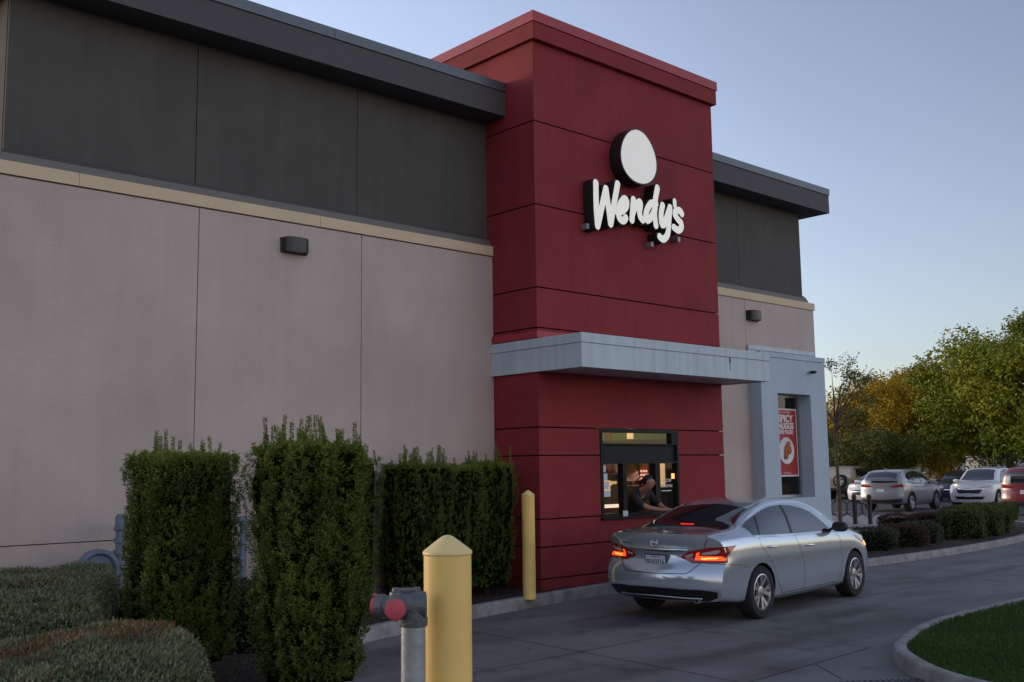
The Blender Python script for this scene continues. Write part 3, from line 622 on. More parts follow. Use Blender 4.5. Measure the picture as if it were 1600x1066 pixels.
# red tower: cladding panels with open joints over a dark core
tw = bld
zt = [.12, .287, .714, 1.093, 1.966, 2.357, 3.35, 3.752, 4.327, 5.526, 6.753, 7.96]; gz = .018
WX0, WX1, WZ0, WZ1 = 11.195, 13.0, 1.067, 2.362
core = MB(); Y1 = YT+.05
core.box(XT0+.05, WX0-.02, Y1, Y1+.15, .1, 8.0, 'redgap'); core.box(WX1+.02, XT1-.05, Y1, Y1+.15, .1, 8.0, 'redgap'); core.box(WX0-.02, WX1+.02, Y1, Y1+.15, WZ1+.02, 8.0, 'redgap'); core.box(WX0-.02, WX1+.02, Y1, Y1+.15, .1, WZ0-.02, 'redgap')
core.box(XT0+.05, XT0+.2, Y1+.15, 14.5, .1, 8.0, 'redgap'); core.box(XT1-.2, XT1-.05, Y1+.15, 14.5, .1, 8.0, 'redgap'); core.box(XT0+.05, XT1-.05, 14.35, 14.5, 5, 8.0, 'redgap'); core.box(XT0+.2, XT1-.2, Y1+.15, 14.35, 7.9, 8.0, 'redgap')
core.build('inner_wall', tw)
cl = MB()
for j in range(len(zt)-1):
    a, b = zt[j]+gz/2, zt[j+1]-gz/2
    if zt[j] < 3 and zt[j+1] > 3: b = 3.30
    ycut = .03 if j == 0 else 0
    ins = .02 if j == 0 else 0
    if zt[j] >= 1.09 and zt[j+1] <= 2.36: cl.box(XT0, WX0-.005, YT, Y1, a, b, 'red', .005); cl.box(WX1+.005, XT1, YT, Y1, a, b, 'red', .005)
    else: cl.box(XT0+ins, XT1-ins, YT+ins, Y1, a, b, 'red', .005)
    cl.box(XT0+ins, XT0+.05, Y1+.002, 14.5, a, b, 'red', .005); cl.box(XT1-.05, XT1-ins, Y1+.002, 14.5, a, b, 'red', .005)
cl.box(XT0+.01, XT1-.01, 14.5, 14.55, 5, 7.96, 'red')
cl.build('red_tower_wall', tw)
tr_ = MB(); tr_.box(XT0-.035, XT1+.035, YT-.035, YT+.02, 3.60, 3.70, 'redtrim', .008); tr_.box(XT0-.035, XT0+.02, YT+.02, YL+.0, 3.60, 3.70, 'redtrim', .008); tr_.build('red_trim', tw)
tc_ = MB(); OX = .065; OY = .085
tc_.box(XT0-OX, XT1+OX-.02, YT-OY, 14.6, 7.95, 8.20, 'red', .006); tco = tc_.build('tower_parapet', tw)
c2 = MB(); c2.box(XT0-OX-.014, XT1+OX, YT-OY-.014, YT+.1, 8.206, 8.36, 'redtrim', .006)
c2.box(XT0-OX-.014, XT0+.1, YT+.1, 14.6, 8.206, 8.36, 'redtrim', .006); c2.box(XT1-.1, XT1+OX, YT+.1, 14.6, 8.206, 8.36, 'redtrim', .006); c2.build('parapet_cap', tco)
# canopy
XC0, XC1, YC = 9.897, 14.29, 9.44
cn = MB(); cn.box(XC0+.012, XC1-.012, YC+.012, YC+.04, 3.123, 3.45, 'canopy'); cn.box(XC0+.012, XC0+.04, YC+.041, YL-.002, 3.123, 3.45, 'canopy'); cn.box(XC1-.04, XC1-.012, YC+.041, YL-.002, 3.123, 3.45, 'canopy')
cno = cn.build('canopy', bld)
cn = MB()
for a, b in ((XC0, 10.98), (10.98, 12.095), (12.095, 13.214), (13.214, XC1)): cn.box(a+.002, b-.002, YC, YC+.06, 3.455, 3.585, 'canopy', .003)
cn.box(XC0, XC0+.06, YC+.062, YL-.002, 3.455, 3.585, 'canopy', .003); cn.box(XC1-.06, XC1, YC+.062, YL-.002, 3.455, 3.585, 'canopy', .003); cn.build('canopy_cap', cno)
cn = MB(); cn.box(XC0+.05, XC1-.05, YC+.05, YT-.003, 3.135, 3.16, 'soffit'); cn.box(XC0+.05, XC1-.05, YC+.05, YT-.003, 3.50, 3.53, 'soffit')
cn.box(XT1+.003, XC1-.05, YT-.003, YL-.003, 3.135, 3.16, 'soffit'); cn.build('soffit', cno)
st_ = MB(); st_.box(13.195, 13.235, YC+.0095, YC+.0125, 3.37, 3.449, 'fascia'); st_.box(13.205, 13.222, YC+.0095, YC+.0125, 3.24, 3.369, 'molding'); st_.build('drip_stain', cno)
for x_ in (10.9, 12.05, 13.2):
    d_ = MB(); d_.lathe([(0, 0), (.07, 0), (.085, .012), (.085, .02)], 'alu', c=(x_, 9.9, 3.118), n=24); d_.build('downlight', cno)
# projecting pale bay with its window
XB0, XB1, YB = 16.334, 18.56, 11.01
bx = MB(); ox0, ox1, oz0, oz1 = 16.865, 18.0, 1.165, 3.14
bx.box(XB0, ox0, YB, YL-.001, 0, 3.80, 'box'); bx.box(ox1, XB1, YB, YL-.001, 0, 3.80, 'box'); bx.box(ox0, ox1, YB, YL-.001, oz1, 3.80, 'box'); bx.box(ox0, ox1, YB, YL-.001, 0, oz0, 'box')
bxo = bx.build('window_bay', bld)
bx = MB(); bx.box(XB0-.012, XB1+.012, YB-.014, YL-.003, 3.806, 3.90, 'box', .004); bx.build('bay_cap', bxo)
bx = MB(); bx.box(XB0-.03, XB1+.02, YL-.05, YL-.001, 3.96, 4.04, 'canopy', .004); bx.box(XB0-.015, XB1+.01, YL-.025, YL-.001, 3.90, 3.957, 'canopy'); bx.build('flashing', bxo)
def sheet(mb, a, b, y, c_, d_, k='pane'): mb.add([(a, y, c_), (b, y, c_), (b, y, d_), (a, y, d_)], [(0, 1, 2, 3)], k)
wn = MB(); gy = YL+.02
for a, b, c_, d_ in ((ox0, ox0+.05, oz0, oz1), (ox1-.05, ox1, oz0, oz1), (ox0+.05, ox1-.05, oz0, oz0+.05), (ox0+.05, ox1-.05, oz1-.05, oz1)): wn.box(a, b, YL+.003, YL+.06, c_, d_, 'alu', .003)
wno = wn.build('bay_window', bxo)
wn = MB(); sheet(wn, ox0+.05, ox1-.05, gy, oz0+.05, oz1-.05); wn.build('pane', wno)
# dining room seen dimly through the bay window
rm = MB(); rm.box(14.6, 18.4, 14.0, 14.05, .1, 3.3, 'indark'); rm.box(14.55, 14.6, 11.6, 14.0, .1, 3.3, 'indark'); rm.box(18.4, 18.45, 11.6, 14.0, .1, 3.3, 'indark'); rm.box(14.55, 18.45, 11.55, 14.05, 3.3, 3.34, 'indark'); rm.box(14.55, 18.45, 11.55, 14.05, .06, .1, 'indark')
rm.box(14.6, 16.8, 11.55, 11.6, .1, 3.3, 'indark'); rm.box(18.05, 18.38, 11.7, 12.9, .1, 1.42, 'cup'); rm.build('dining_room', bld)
dl = thing('dining_lamp', 'dim warm pendant lamp inside the dining room behind the bay window', 'lamp', (17.9, 12.6, 3.28)); l_ = MB(); l_.tube([(0, 0, 0), (0, 0, -.5)], .006, 'black', 6); l_.lathe([(.02, -.5), (.11, -.62), (.105, -.62), (.015, -.505)], 'black', n=20); l_.build('shade', dl); l_ = MB(); l_.lathe([(0, -.60), (.04, -.59), (.05, -.56), (.03, -.52)], 'warm', n=14); l_.build('bulb', dl)
# drive-through window
fy = YT-.012; dw = MB()
def fr(mb, a, b, c_, d_, k='frame', y0=None, y1=None): mb.box(a, b, y0 if y0 else fy, y1 if y1 else YT+.10, c_, d_, k, .003)
fr(dw, WX0, WX0+.05, WZ0, WZ1); fr(dw, WX1-.05, WX1, WZ0, WZ1); fr(dw, WX0+.05, WX1-.05, WZ1-.06, WZ1); fr(dw, WX0+.05, WX1-.05, WZ0, WZ0+.045)
fr(dw, WX0+.05, WX1-.05, 2.12, 2.14); fr(dw, WX0+.05, WX1-.05, 1.84, 1.87); fr(dw, 11.67, 11.75, WZ0+.045, 1.84); fr(dw, 12.42, 12.53, WZ0+.045, 1.84); fr(dw, 12.83, 12.95, 2.14, WZ1-.06)
dwo = dw.build('service_window', bld)
dw = MB(); dw.box(WX0+.05, WX1-.05, YT+.03, YT+.06, 1.87, 2.12, 'panel'); dw.build('infill_panel', dwo)
dw = MB(); sheet(dw, WX0+.05, 12.83, YT+.04, 2.14, WZ1-.06); dw.build('pane', dwo)
dw = MB(); sheet(dw, WX0+.05, 11.67, YT+.04, WZ0+.045, 1.84); dw.build('pane', dwo)
dw = MB(); sheet(dw, 12.53, WX1-.05, YT+.04, WZ0+.045, 1.84); dw.build('pane', dwo)
dw = MB(); dw.box(WX0-.02, WX1+.02, YT-.05, YT+.02, WZ0-.03, WZ0-.002, 'frame', .004); dw.build('sill', dwo)
# kitchen room, its lamps and furniture
kr = MB(); ka, kb, kc, kd = 10.3, 13.9, YT+.21, 13.6
kr.box(ka, kb, kd, kd+.05, .1, 2.9, 'inwall'); kr.box(ka-.05, ka, kc, kd, .1, 2.9, 'inwall'); kr.box(kb, kb+.05, kc, kd, .1, 2.9, 'inwall'); kr.box(ka, kb, kc, kd, 2.9, 2.95, 'inwall'); kr.box(ka, kb, kc, kd, .06, .1, 'indark')
kr.build('kitchen_room', bld)
for x_, y_ in ((11.3, 12.1), (12.9, 12.1)):
    t = thing('ceiling_lamp', 'warm ceiling panel lamp inside the kitchen, %s one' % ('left' if x_ < 12 else 'right'), 'lamp', (x_, y_, 2.88)); l_ = MB(); l_.box(-.3, .3, -.6, .6, -.02, .0, 'warm'); l_.build('diffuser', t); l_ = MB(); l_.box(-.34, .34, -.64, .64, .001, .018, 'alu'); l_.build('housing', t)
#@@PROPS
t = thing('order_board', 'red and white gridded order board on the kitchen wall behind the person', 'board', (13.88, 11.62, 1.50), R(-90))
b_ = MB(); b_.box(-.26, .22, -.03, -.002, -.02, .28, 'menured'); b_.build('board', t)
b_ = MB()
for i in range(8):
    for j in range(4):
        if rnd.random() < .8: b_.box(-.24+i*.056, -.205+i*.056, -.040, -.032, .0+j*.066, .035+j*.066, 'menulight')
b_.build('ticket_grid', t)
t = thing('wall_cabinet', 'cream and green wall cabinet high in the kitchen, seen through the transom', 'cabinet', (13.75, 12.1, 2.25), R(-90))
b_ = MB(); b_.box(-1.1, 1.1, -.12, .12, .0, .30, 'green'); b_.build('door', t); b_ = MB(); b_.box(-1.15, 1.15, -.14, .13, .303, .40, 'inwall'); b_.build('cornice', t)
for q, k in ((-.55, 'paper'), (-.35, 'cup'), (.15, 'warm2')): b_ = MB(); b_.box(q, q+.14, -.135, -.122, .02, .27, k); b_.build('panel', t)
t = thing('steel_shelf', 'steel shelf with boxes and cups behind left pane of the service window', 'shelf', (13.60, 12.45, .1), R(-90))
b_ = MB()
for z_ in (.85, 1.25, 1.55, 1.85): b_.box(-.5, .5, -.2, .2, z_, z_+.03, 'steel')
for sx in (-.5, .47):
    for sy in (-.2, .17): b_.box(sx, sx+.03, sy, sy+.03, 0, 2.0, 'steel')
b_.build('rack', t)
kinds = [('tall white cup', 0), ('brown food box', 1), ('glowing yellow box', 2), ('red cup', 3), ('green box', 4)]
for i in range(15):
    lv = i // 5; z_ = (.88, 1.28, 1.58)[lv]; x_ = -.42+.19*(i % 5); kd_ = (i*2+lv) % 5; h_ = (.20, .14, .18, .16, .12)[kd_]; b_ = MB()
    if kd_ in (0, 3): b_.lathe([(0, 0), (.045, 0), (.06, h_), (.055, h_), (0, h_-.01)], 'posterwhite' if kd_ == 0 else 'posterred', c=(0, 0, 0), n=16)
    else: b_.box(-.07, .07, -.09, .09, 0, h_, ('', 'cup', 'warm2', '', 'green')[kd_], .006)  # yellow boxes glow by an emissive colour, they hold no lamp
    o = b_.build(('cup', 'food_box', 'food_box', 'cup', 'food_box')[kd_]); o.location = (13.55, 12.45-x_, .1+z_); o.rotation_euler = (0, 0, R(-90))
    tag(o, kinds[kd_][0]+' on the '+('bottom', 'middle', 'top')[lv]+' level of the kitchen shelf', 'container', 'cups and boxes on the kitchen shelf')
t = thing('fryer_hood', 'shiny steel hood and machine in the middle of the kitchen', 'machine', (13.62, 12.02, .1), R(-90))
b_ = MB(); b_.box(-.17, .17, -.2, .2, 0, 1.38, 'steel', .01); b_.build('cabinet', t); b_ = MB(); b_.add([(-.17, -.2, 1.45), (.17, -.2, 1.45), (.17, .2, 1.45), (-.17, .2, 1.45), (-.08, .0, 1.8), (.08, .0, 1.8), (.08, .2, 1.8), (-.08, .2, 1.8)], [(0, 1, 2, 3), (4, 7, 6, 5), (0, 4, 5, 1), (1, 5, 6, 2), (2, 6, 7, 3), (3, 7, 4, 0)], 'steel'); b_.build('hood', t)
t = thing('drinks_machine', 'lit drinks machine seen through the right pane of the service window', 'machine', (13.66, 11.16, .1), R(-90))
b_ = MB(); b_.box(-.2, .2, -.2, .2, 0, 1.9, 'indark', .01); b_.build('cabinet', t); b_ = MB(); b_.box(.02, .16, -.215, -.202, 1.36, 1.74, 'warm2'); b_.build('lit_front', t)
b_ = MB()
for q in range(2): b_.lathe([(0, 0), (.02, 0), (.02, .12), (0, .12)], 'black', c=(.05+q*.08, -.24, 1.22), n=10)
b_.build('tap', t)
t = thing('service_counter', 'dark counter just inside the service window', 'counter', (12.1, YT+.5, .1)); b_ = MB(); b_.box(-.85, .85, -.24, .24, .94, .98, 'steel', .005); b_.build('top', t); b_ = MB(); b_.box(-.83, .83, -.22, .22, 0, .94, 'indark'); b_.build('cabinet', t)
# notices on the panes
for i, (z_, h_, k) in enumerate(((1.72, .10, 'paper'), (1.60, .10, 'paper'), (1.47, .11, 'paper'), (1.36, .09, 'paper'))):
    b_ = MB(); b_.box(11.255, 11.34+.03*i, YT+.030, YT+.038, z_, z_+h_, k); tag(b_.build('paper_notice'), ['top', 'second', 'third', 'lowest'][i]+' pale paper notice stuck to the left pane of the service window', 'notice', 'paper notices on the left pane')
b_ = MB(); b_.box(11.30, 11.60, YT+.028, YT+.038, 1.20, 1.25, 'menulight'); tag(b_.build('paper_notice'), 'pink strip notice low on the left pane', 'notice')  # paper strip given a glowing colour, not a lit panel
b_ = MB(); b_.box(12.86, 12.92, YT+.028, YT+.038, 1.60, 1.68, 'amber'); M['amber']; tag(b_.build('paper_notice'), 'small orange card high on the right pane', 'notice')  # card glows with the indicator colour, no lamp here
t = thing('hiring_decal', 'small white NOW INTERVIEWING decal on the right pane of the service window', 'decal', (12.70, YT+.032, 1.5))
text_mesh('NOW', .075, 'posterwhite', 'lettering', t, (.05, 0, .05), depth=.001, bold=.001, align='CENTER'); text_mesh('INTERVIEWING', .06, 'posterwhite', 'lettering', t, (.02, 0, -.03), depth=.001, bold=.001, sx=.72, align='CENTER')
b_ = MB(); b_.box(-.10, .14, -.001, .001, -.09, -.075, 'posterwhite'); b_.build('underline', t)
b_ = MB(); b_.box(11.62, 11.72, YT-.045, YT-.03, 1.068, 1.15, 'paper', .003); tag(b_.build('payment_sticker'), 'small pale sticker at the foot of the service window frame', 'sticker')

# wall sign
from math import hypot
ST = {'W': [[(11.022, 5.973), (11.02, 5.609), (11.04, 5.329)], [(11.04, 5.329), (11.24, 5.923)], [(11.24, 5.923), (11.327, 5.403)], [(11.327, 5.403), (11.504, 6.043)]],
 'e': [[(11.465, 5.619), (11.589, 5.639), (11.684, 5.719), (11.703, 5.807), (11.649, 5.836), (11.571, 5.763), (11.521, 5.67), (11.509, 5.573), (11.545, 5.505), (11.622, 5.495), (11.671, 5.545)]],
 'n': [[(11.858, 5.859), (11.812, 5.535)], [(11.832, 5.635), (11.91, 5.776), (12.001, 5.845), (12.023, 5.805), (11.994, 5.693), (12.015, 5.61), (12.065, 5.574)]],
 'd': [[(12.396, 5.883), (12.279, 5.869), (12.175, 5.754), (12.138, 5.64), (12.176, 5.586), (12.278, 5.661), (12.375, 5.808)], [(12.441, 6.144), (12.382, 5.941), (12.355, 5.717), (12.379, 5.535)]],
 'y': [[(12.555, 5.882), (12.514, 5.743), (12.516, 5.6), (12.565, 5.574), (12.657, 5.721), (12.741, 5.879)], [(12.741, 5.879), (12.705, 5.662), (12.669, 5.457), (12.597, 5.364), (12.528, 5.338), (12.459, 5.366)]],
 "'": [[(12.86, 6.005), (12.861, 5.932)]],
 's': [[(13.033, 5.825), (12.983, 5.867), (12.886, 5.846), (12.857, 5.786), (12.923, 5.718), (13.007, 5.663), (13.003, 5.584), (12.922, 5.538), (12.82, 5.568)]]}
def glyph(strokes, r, name, parent, y0, y1, ox_, oz_):
    """union of round strokes on a fine grid, traced by marching squares and extruded into a channel letter"""
    segs = []
    for s_ in strokes:
        P = spline(s_, .02) if len(s_) > 2 else np.array(s_); segs += list(zip(P[:-1], P[1:]))
    A = np.array([a for a, b in segs]); B = np.array([b for a, b in segs]); lo = np.minimum(A.min(0), B.min(0))-r*1.6; hi = np.maximum(A.max(0), B.max(0))+r*1.6
    h = .0075; nx, nz = (np.ceil((hi-lo)/h)).astype(int)+1; gx = lo[0]+h*np.arange(nx); gz_ = lo[1]+h*np.arange(nz); X, Z = np.meshgrid(gx, gz_, indexing='ij'); Q = np.stack([X.ravel(), Z.ravel()], 1); d = np.full(len(Q), 9.)
    for a, b in zip(A, B):
        ab = b-a; t = np.clip(((Q-a)@ab)/max(ab@ab, 1e-12), 0, 1); d = np.minimum(d, np.linalg.norm(Q-a-t[:, None]*ab, axis=1))
    F = (r-d).reshape(nx, nz); bm = bmesh.new(); cache = {}
    def vert(key, p):
        if key not in cache: cache[key] = bm.verts.new((p[0]-ox_, y0, p[1]-oz_))
        return cache[key]
    for i in range(nx-1):
        for j in range(nz-1):
            cs = [(i, j), (i+1, j), (i+1, j+1), (i, j+1)]; f4 = [F[c] for c in cs]
            if max(f4) <= 0: continue
            poly = []
            for q in range(4):
                a, b = cs[q], cs[(q+1) % 4]; fa, fb = f4[q], f4[(q+1) % 4]
                if fa > 0: poly.append(vert(a, (gx[a[0]], gz_[a[1]])))
                if (fa > 0) != (fb > 0):
                    t = fa/(fa-fb); poly.append(vert(tuple(sorted((a, b))), (gx[a[0]]+(gx[b[0]]-gx[a[0]])*t, gz_[a[1]]+(gz_[b[1]]-gz_[a[1]])*t)))
            if len(poly) > 2:
                try: bm.faces.new(poly)
                except ValueError: pass
    bm.normal_update(); bd = [e for e in bm.edges if e.is_boundary]
    ext = bmesh.ops.extrude_edge_only(bm, edges=bd); nv = [v for v in ext['geom'] if isinstance(v, bmesh.types.BMVert)]
    for v in nv: v.co.y = y1
    front = set(f for f in bm.faces if abs(f.normal.y) > .5 and all(abs(v.co.y-y0) < 1e-6 for v in f.verts))
    for f in bm.faces: f.material_index = 0 if f in front else 1
    bmesh.ops.recalc_face_normals(bm, faces=bm.faces[:]); me = bpy.data.meshes.new(name); bm.to_mesh(me); bm.free()
    me.materials.append(M['lettering']); me.materials.append(M['signside']); return mesh_obj(name, me, parent)
sg = thing('wall_sign', 'raised white script lettering with black sides reading Wendy\'s on the red tower', 'sign', (12.0, YT, 5.3))
sg['label'] = 'raised white script lettering with black sides on the red tower'
wmap = {"'": .044}
for i, (ch, st) in enumerate(ST.items()):
    glyph(st, wmap.get(ch, .058), 'letter', sg, 10.148-YT-.001*i, -.015, 12.0, 5.3)
    # dark rim board a little larger, behind each letter face
    rim = glyph(st, wmap.get(ch, .058)+.014, 'letter_rim', sg, 10.170-YT+.0012*i, -.012, 12.0, 5.3); rim.data.materials.clear(); rim.data.materials.append(M['signside']); rim.data.materials.append(M['signside'])
for x_, z_ in ((10.92, 5.32), (12.38, 5.25), (13.05, 5.42)):
    b_ = MB(); b_.box(x_-12.03, x_-11.97, -.12, -.003, z_-5.34, z_-5.26, 'galv', .006); b_.build('bracket', sg)
ov = thing('oval_sign', 'blank pale oval light-box sign with deep black sides above the lettering', 'sign', (11.975, YT, 6.555))
def egg(sc_, y, n=72):
    o_ = []
    for i in range(n):
        a = 2*math.pi*i/n; zz = math.sin(a); xx = math.cos(a)*(1-.13*zz); o_.append((xx*.435*sc_, y, zz*(.445*sc_)))
    return o_
def egg_ring(mb, s0, y0, s1, y1, k, n=72): mb.add(egg(s0, y0)+egg(s1, y1), [(i, (i+1) % n, n+(i+1) % n, n+i) for i in range(n)], k, True)
b_ = MB(); egg_ring(b_, 1, -.24, 1, -.01, 'signside'); egg_ring(b_, .95, -.24, 1, -.24, 'signside'); b_.build('housing', ov)
b_ = MB(); b_.add(egg(.95, -.238), [tuple(range(72))], 'oval'); b_.build('face', ov)
# wall lamps
for i, (x_, w_, lab_) in enumerate(((6.62, .36, 'bronze wall lamp on the tan wall left of the red tower'), (16.52, .36, 'bronze wall lamp on the tan wall above the pale window bay'))):
    t = thing('wall_lamp', lab_, 'lamp', (x_, YL, 4.60), 0, 'bronze wall lamps'); b_ = MB(); b_.box(-.19, .19, -.03, 0, -.09, .10, 'bronze', .006); b_.build('back_plate', t)
    n = 14; v = []; f = []
    for zz, rr in ((-.085, .9), (-.08, 1), (.095, 1), (.10, .96)):
        for j in range(n+1): a = math.pi*j/n; v.append((-.17*math.cos(a)*rr, -.03-.13*math.sin(a)**.6*rr, zz))
    for a in range(3):
        for j in range(n): f.append((a*(n+1)+j, a*(n+1)+j+1, (a+1)*(n+1)+j+1, (a+1)*(n+1)+j))
    f.append(tuple(3*(n+1)+j for j in range(n+1))); b_ = MB(); b_.add(v, f, 'bronze', True); b_.build('housing', t)
    b_ = MB(); b_.box(-.12, .12, -.11, -.035, -.075, -.06, 'soffit'); b_.build('lens', t)
# camera on the bay
t = thing('security_camera', 'tiny dark camera on the pale window bay above its window', 'camera', (17.96, YB, 3.58)); b_ = MB(); b_.lathe([(0, -.05), (.03, -.05), (.03, -.002)], 'alu', 'y', n=14); b_.build('mount', t)
b_ = MB(); b_.lathe([(0, -.16), (.026, -.16), (.030, -.12), (.030, -.05), (0, -.05)], 'black', 'y', c=(.02, 0, 0), n=14); b_.build('body', t)
# poster in the bay window
ps = thing('window_poster', 'red poster about spicy nuggs with a bowl of nuggets in the bay window', 'poster', (17.525, YL+.012, 2.22))
PW, PH = .381, .655; b_ = MB(); b_.box(-PW, PW, -.004, 0, -PH, PH, 'posterwhite'); b_.build('sheet', ps); b_ = MB(); b_.box(-PW+.03, PW-.03, -.007, -.004, -PH+.03, PH-.03, 'posterred'); b_.build('red_field', ps)
text_mesh('ALL THE HEAT', .055, 'posterwhite', 'lettering', ps, (-.03, -.009, .565), depth=.001, sx=1.1, align='CENTER')
text_mesh('SPICY', .185, 'posterwhite', 'lettering', ps, (-.015, -.009, .40), depth=.001, bold=.007, sx=1.06, align='CENTER')
text_mesh('NUGGS', .16, 'posterwhite', 'lettering', ps, (-.015, -.009, .265), depth=.001, bold=.007, sx=1.0, align='CENTER')
text_mesh('ARE BACK!', .11, 'posterwhite', 'lettering', ps, (-.015, -.009, .165), depth=.001, bold=.005, sx=.93, align='CENTER')
b_ = MB(); b_.lathe([(0, 0), (.23, 0), (.255, -.010), (.26, -.004)], 'posterwhite', 'y', c=(-.03, -.010, -.16), n=40); b_.build('bowl', ps)
b_ = MB()
for i in range(13):
    a = rnd.uniform(0, 6.28); r_ = rnd.uniform(0, .15); b_.lathe([(0, -.010), (.035, -.008), (.060, -.002), (.062, 0)], 'nugget', 'y', c=(-.03+r_*math.cos(a), -.022-.0012*i, -.13+r_*math.sin(a)), n=14)
b_.build('nuggets', ps)
text_mesh('wendys.com', .05, 'posterwhite', 'lettering', ps, (-.03, -.009, -.60), depth=.001, align='CENTER')
# ------------------------------------------------------------------ bollards and pipework
BG = 'yellow steel bollards'
def bollard(x_, y_, z_, h_, r_, lab_):
    t = thing('bollard', lab_, 'bollard', (x_, y_, z_), 0, BG); b_ = MB(); b_.lathe([(r_+.002, -.02), (r_+.002, .0), (r_, .004), (r_, h_*.35), (r_, h_*.72), (r_, h_-.06)], 'yellow', n=48); b_.build('sleeve', t)
    b_ = MB(); b_.lathe([(r_, h_-.061), (r_+.004, h_-.055), (r_+.003, h_-.047), (r_*.52, h_-.047+r_*.40), (r_*.24, h_-.047+r_*.60), (r_*.12, h_-.047+r_*.65), (0, h_-.047+r_*.665)], 'yellowcap', n=48); b_.build('cap', t)
bollard(2.338, 2.905, .004, 1.555, .084, 'near yellow bollard with pointed cap beside the grey standpipe')
bollard(9.36, 9.95, .14, 1.36, .084, 'far yellow bollard standing at the corner of the red tower')
fd = thing('fire_standpipe', 'galvanised fire department standpipe with twin inlets and faded red caps', 'standpipe', (2.177, 2.892, .004))
b_ = MB(); b_.lathe([(.0415, -.02), (.0415, 1.285)], 'galv', n=36); b_.build('pipe', fd)
zc = Vector((0, 0, 1.335)); lf = Vector((-.80, .60, 0)); tc2 = Vector((-.62, -.78, 0)); dn = Vector((0, 0, -1))
b_ = MB(); b_.lathe([(.047, 1.268), (.049, 1.272), (.049, 1.295), (.044, 1.30)], 'cast', n=28)
b_.tube([zc-lf*.046, zc-lf*.042, zc, zc+lf*.05, zc+lf*.075], [.036, .047, .047, .045, .042], 'cast', 24); b_.tube([zc+dn*.06, zc+dn*.01], [.046, .046], 'cast', 24)
a1 = zc+lf*.058; b_.tube([a1, a1+tc2*.03, a1+tc2*.034, a1+tc2*.068, a1+tc2*.070], [.032, .032, .038, .038, .030], 'cast', 24)
a2 = zc+lf*.075; d2 = (lf-tc2*.35).normalized(); b_.tube([a2-d2*.02, a2+d2*.02, a2+d2*.024, a2+d2*.05], [.036, .036, .040, .040], 'cast', 24)
for q in (-.012, .058): b_.lathe([(0, .062), (.010, .062), (.014, .058), (.014, .050), (.022, .046), (.026, .030)], 'cast', c=(zc.x+lf.x*q, zc.y+lf.y*q, zc.z), n=14)
b_.tube([zc-lf*.012+Vector((0, 0, .052)), zc+lf*.058+Vector((0, 0, .052))], .009, 'cast', 8)
b_.build('inlet_body', fd)
b_ = MB(); b_.tube([a1+tc2*.068, a1+tc2*.072, a1+tc2*.084, a1+tc2*.087], [.031, .034, .034, .029], 'pinkcap', 32); b_.build('cap', fd)
lg = MB(); p = a1+tc2*.078+Vector((.012, .010, -.036)); lg.tube([p-tc2*.008, p+tc2*.008], .007, 'pinkcap', 12); lg.build('lug', fd)
b_ = MB(); b_.tube([a2+d2*.05, a2+d2*.066], [.030, .028], 'pinkcap', 24); b_.build('cap', fd)
lg = MB(); p = a2+d2*.058+Vector((0, 0, .036)); lg.tube([p-d2*.006, p+d2*.006], .007, 'pinkcap', 12); lg.build('lug', fd)
# blue pipe assembly at the wall
bp_ = thing('backflow_pipework', 'blue painted pipework with round gauge body against the tan wall', 'pipework', (4.33, 10.78, .13))
b_ = MB(); b_.tube([(0, 0, 0), (0, 0, 1.13)], .040, 'bluepaint', 20); b_.lathe([(0, 1.25), (.03, 1.25), (.05, 1.22), (.05, 1.13), (.062, 1.12), (.062, 1.09), (.05, 1.08)], 'bluepaint', n=20)
for z_ in (.86, .98): b_.lathe([(.04, z_-.03), (.058, z_-.025), (.058, z_+.025), (.04, z_+.03)], 'bluepaint', n=20)
b_.tube([(-.12, 0, .86), (.02, 0, .86)], .016, 'bluepaint', 10); b_.build('riser', bp_)
b_ = MB(); b_.lathe([(0, -.035), (.05, -.04), (.06, -.02), (.15, -.02), (.175, -.055), (.215, -.05), (.215, .03), (.18, .04), (0, .08)], 'bluepaint', 'y', c=(-.22, 0, .69), n=40); b_.build('round_body', bp_)
b_ = MB(); b_.tube([(-.05, 0, .7), (.1, 0, .7), (1.42, 0, .7)], .04, 'bluepaint', 14); b_.tube([(.05, 0, 1.13), (1.40, 0, 1.13)], .045, 'bluepaint', 14); b_.tube([(1.40, 0, 1.17), (1.40, 0, 0)], .038, 'bluepaint', 14); b_.build('crossbar', bp_)
# bicycle rack posts
for i, (x_, y_) in enumerate((bear(1298, 32), bear(1321, 32), bear(1344, 32))):
    t = thing('bike_post', ['leftmost', 'middle', 'rightmost'][i]+' black cycle parking post with hoop behind the silver sedan', 'bike post', (x_, y_, .05), R(-45), 'black cycle posts on the walkway')
    b_ = MB(); b_.lathe([(.075, 0), (.070, .02), (.066, .05), (.066, .76), (.075, .77), (.075, .80), (.045, .85), (0, .86)], 'black', n=20); b_.build('post', t)
    b_ = MB(); b_.tube([(.24*math.cos(a), 0, .45+.24*math.sin(a)) for a in np.linspace(0, 2*math.pi, 32, endpoint=False)], .014, 'black', 8, True); b_.build('hoop', t)
dg = thing('drain_grate', 'slotted dark metal drain grate by the island kerb', 'grate', (7.95, 4.45, .01), R(-35)); b_ = MB(); b_.box(-.5, .5, -.2, -.17, -.002, .012, 'cast'); b_.box(-.5, .5, .17, .2, -.002, .012, 'cast')
for i in range(21): b_.box(-.5+i*.05-.011, -.5+i*.05+.011, -.17, .17, -.002, .011, 'cast')
b_.build('bars', dg); b_ = MB(); b_.box(-.5, .5, -.2, .2, -.006, -.003, 'gap'); b_.build('pit', dg)
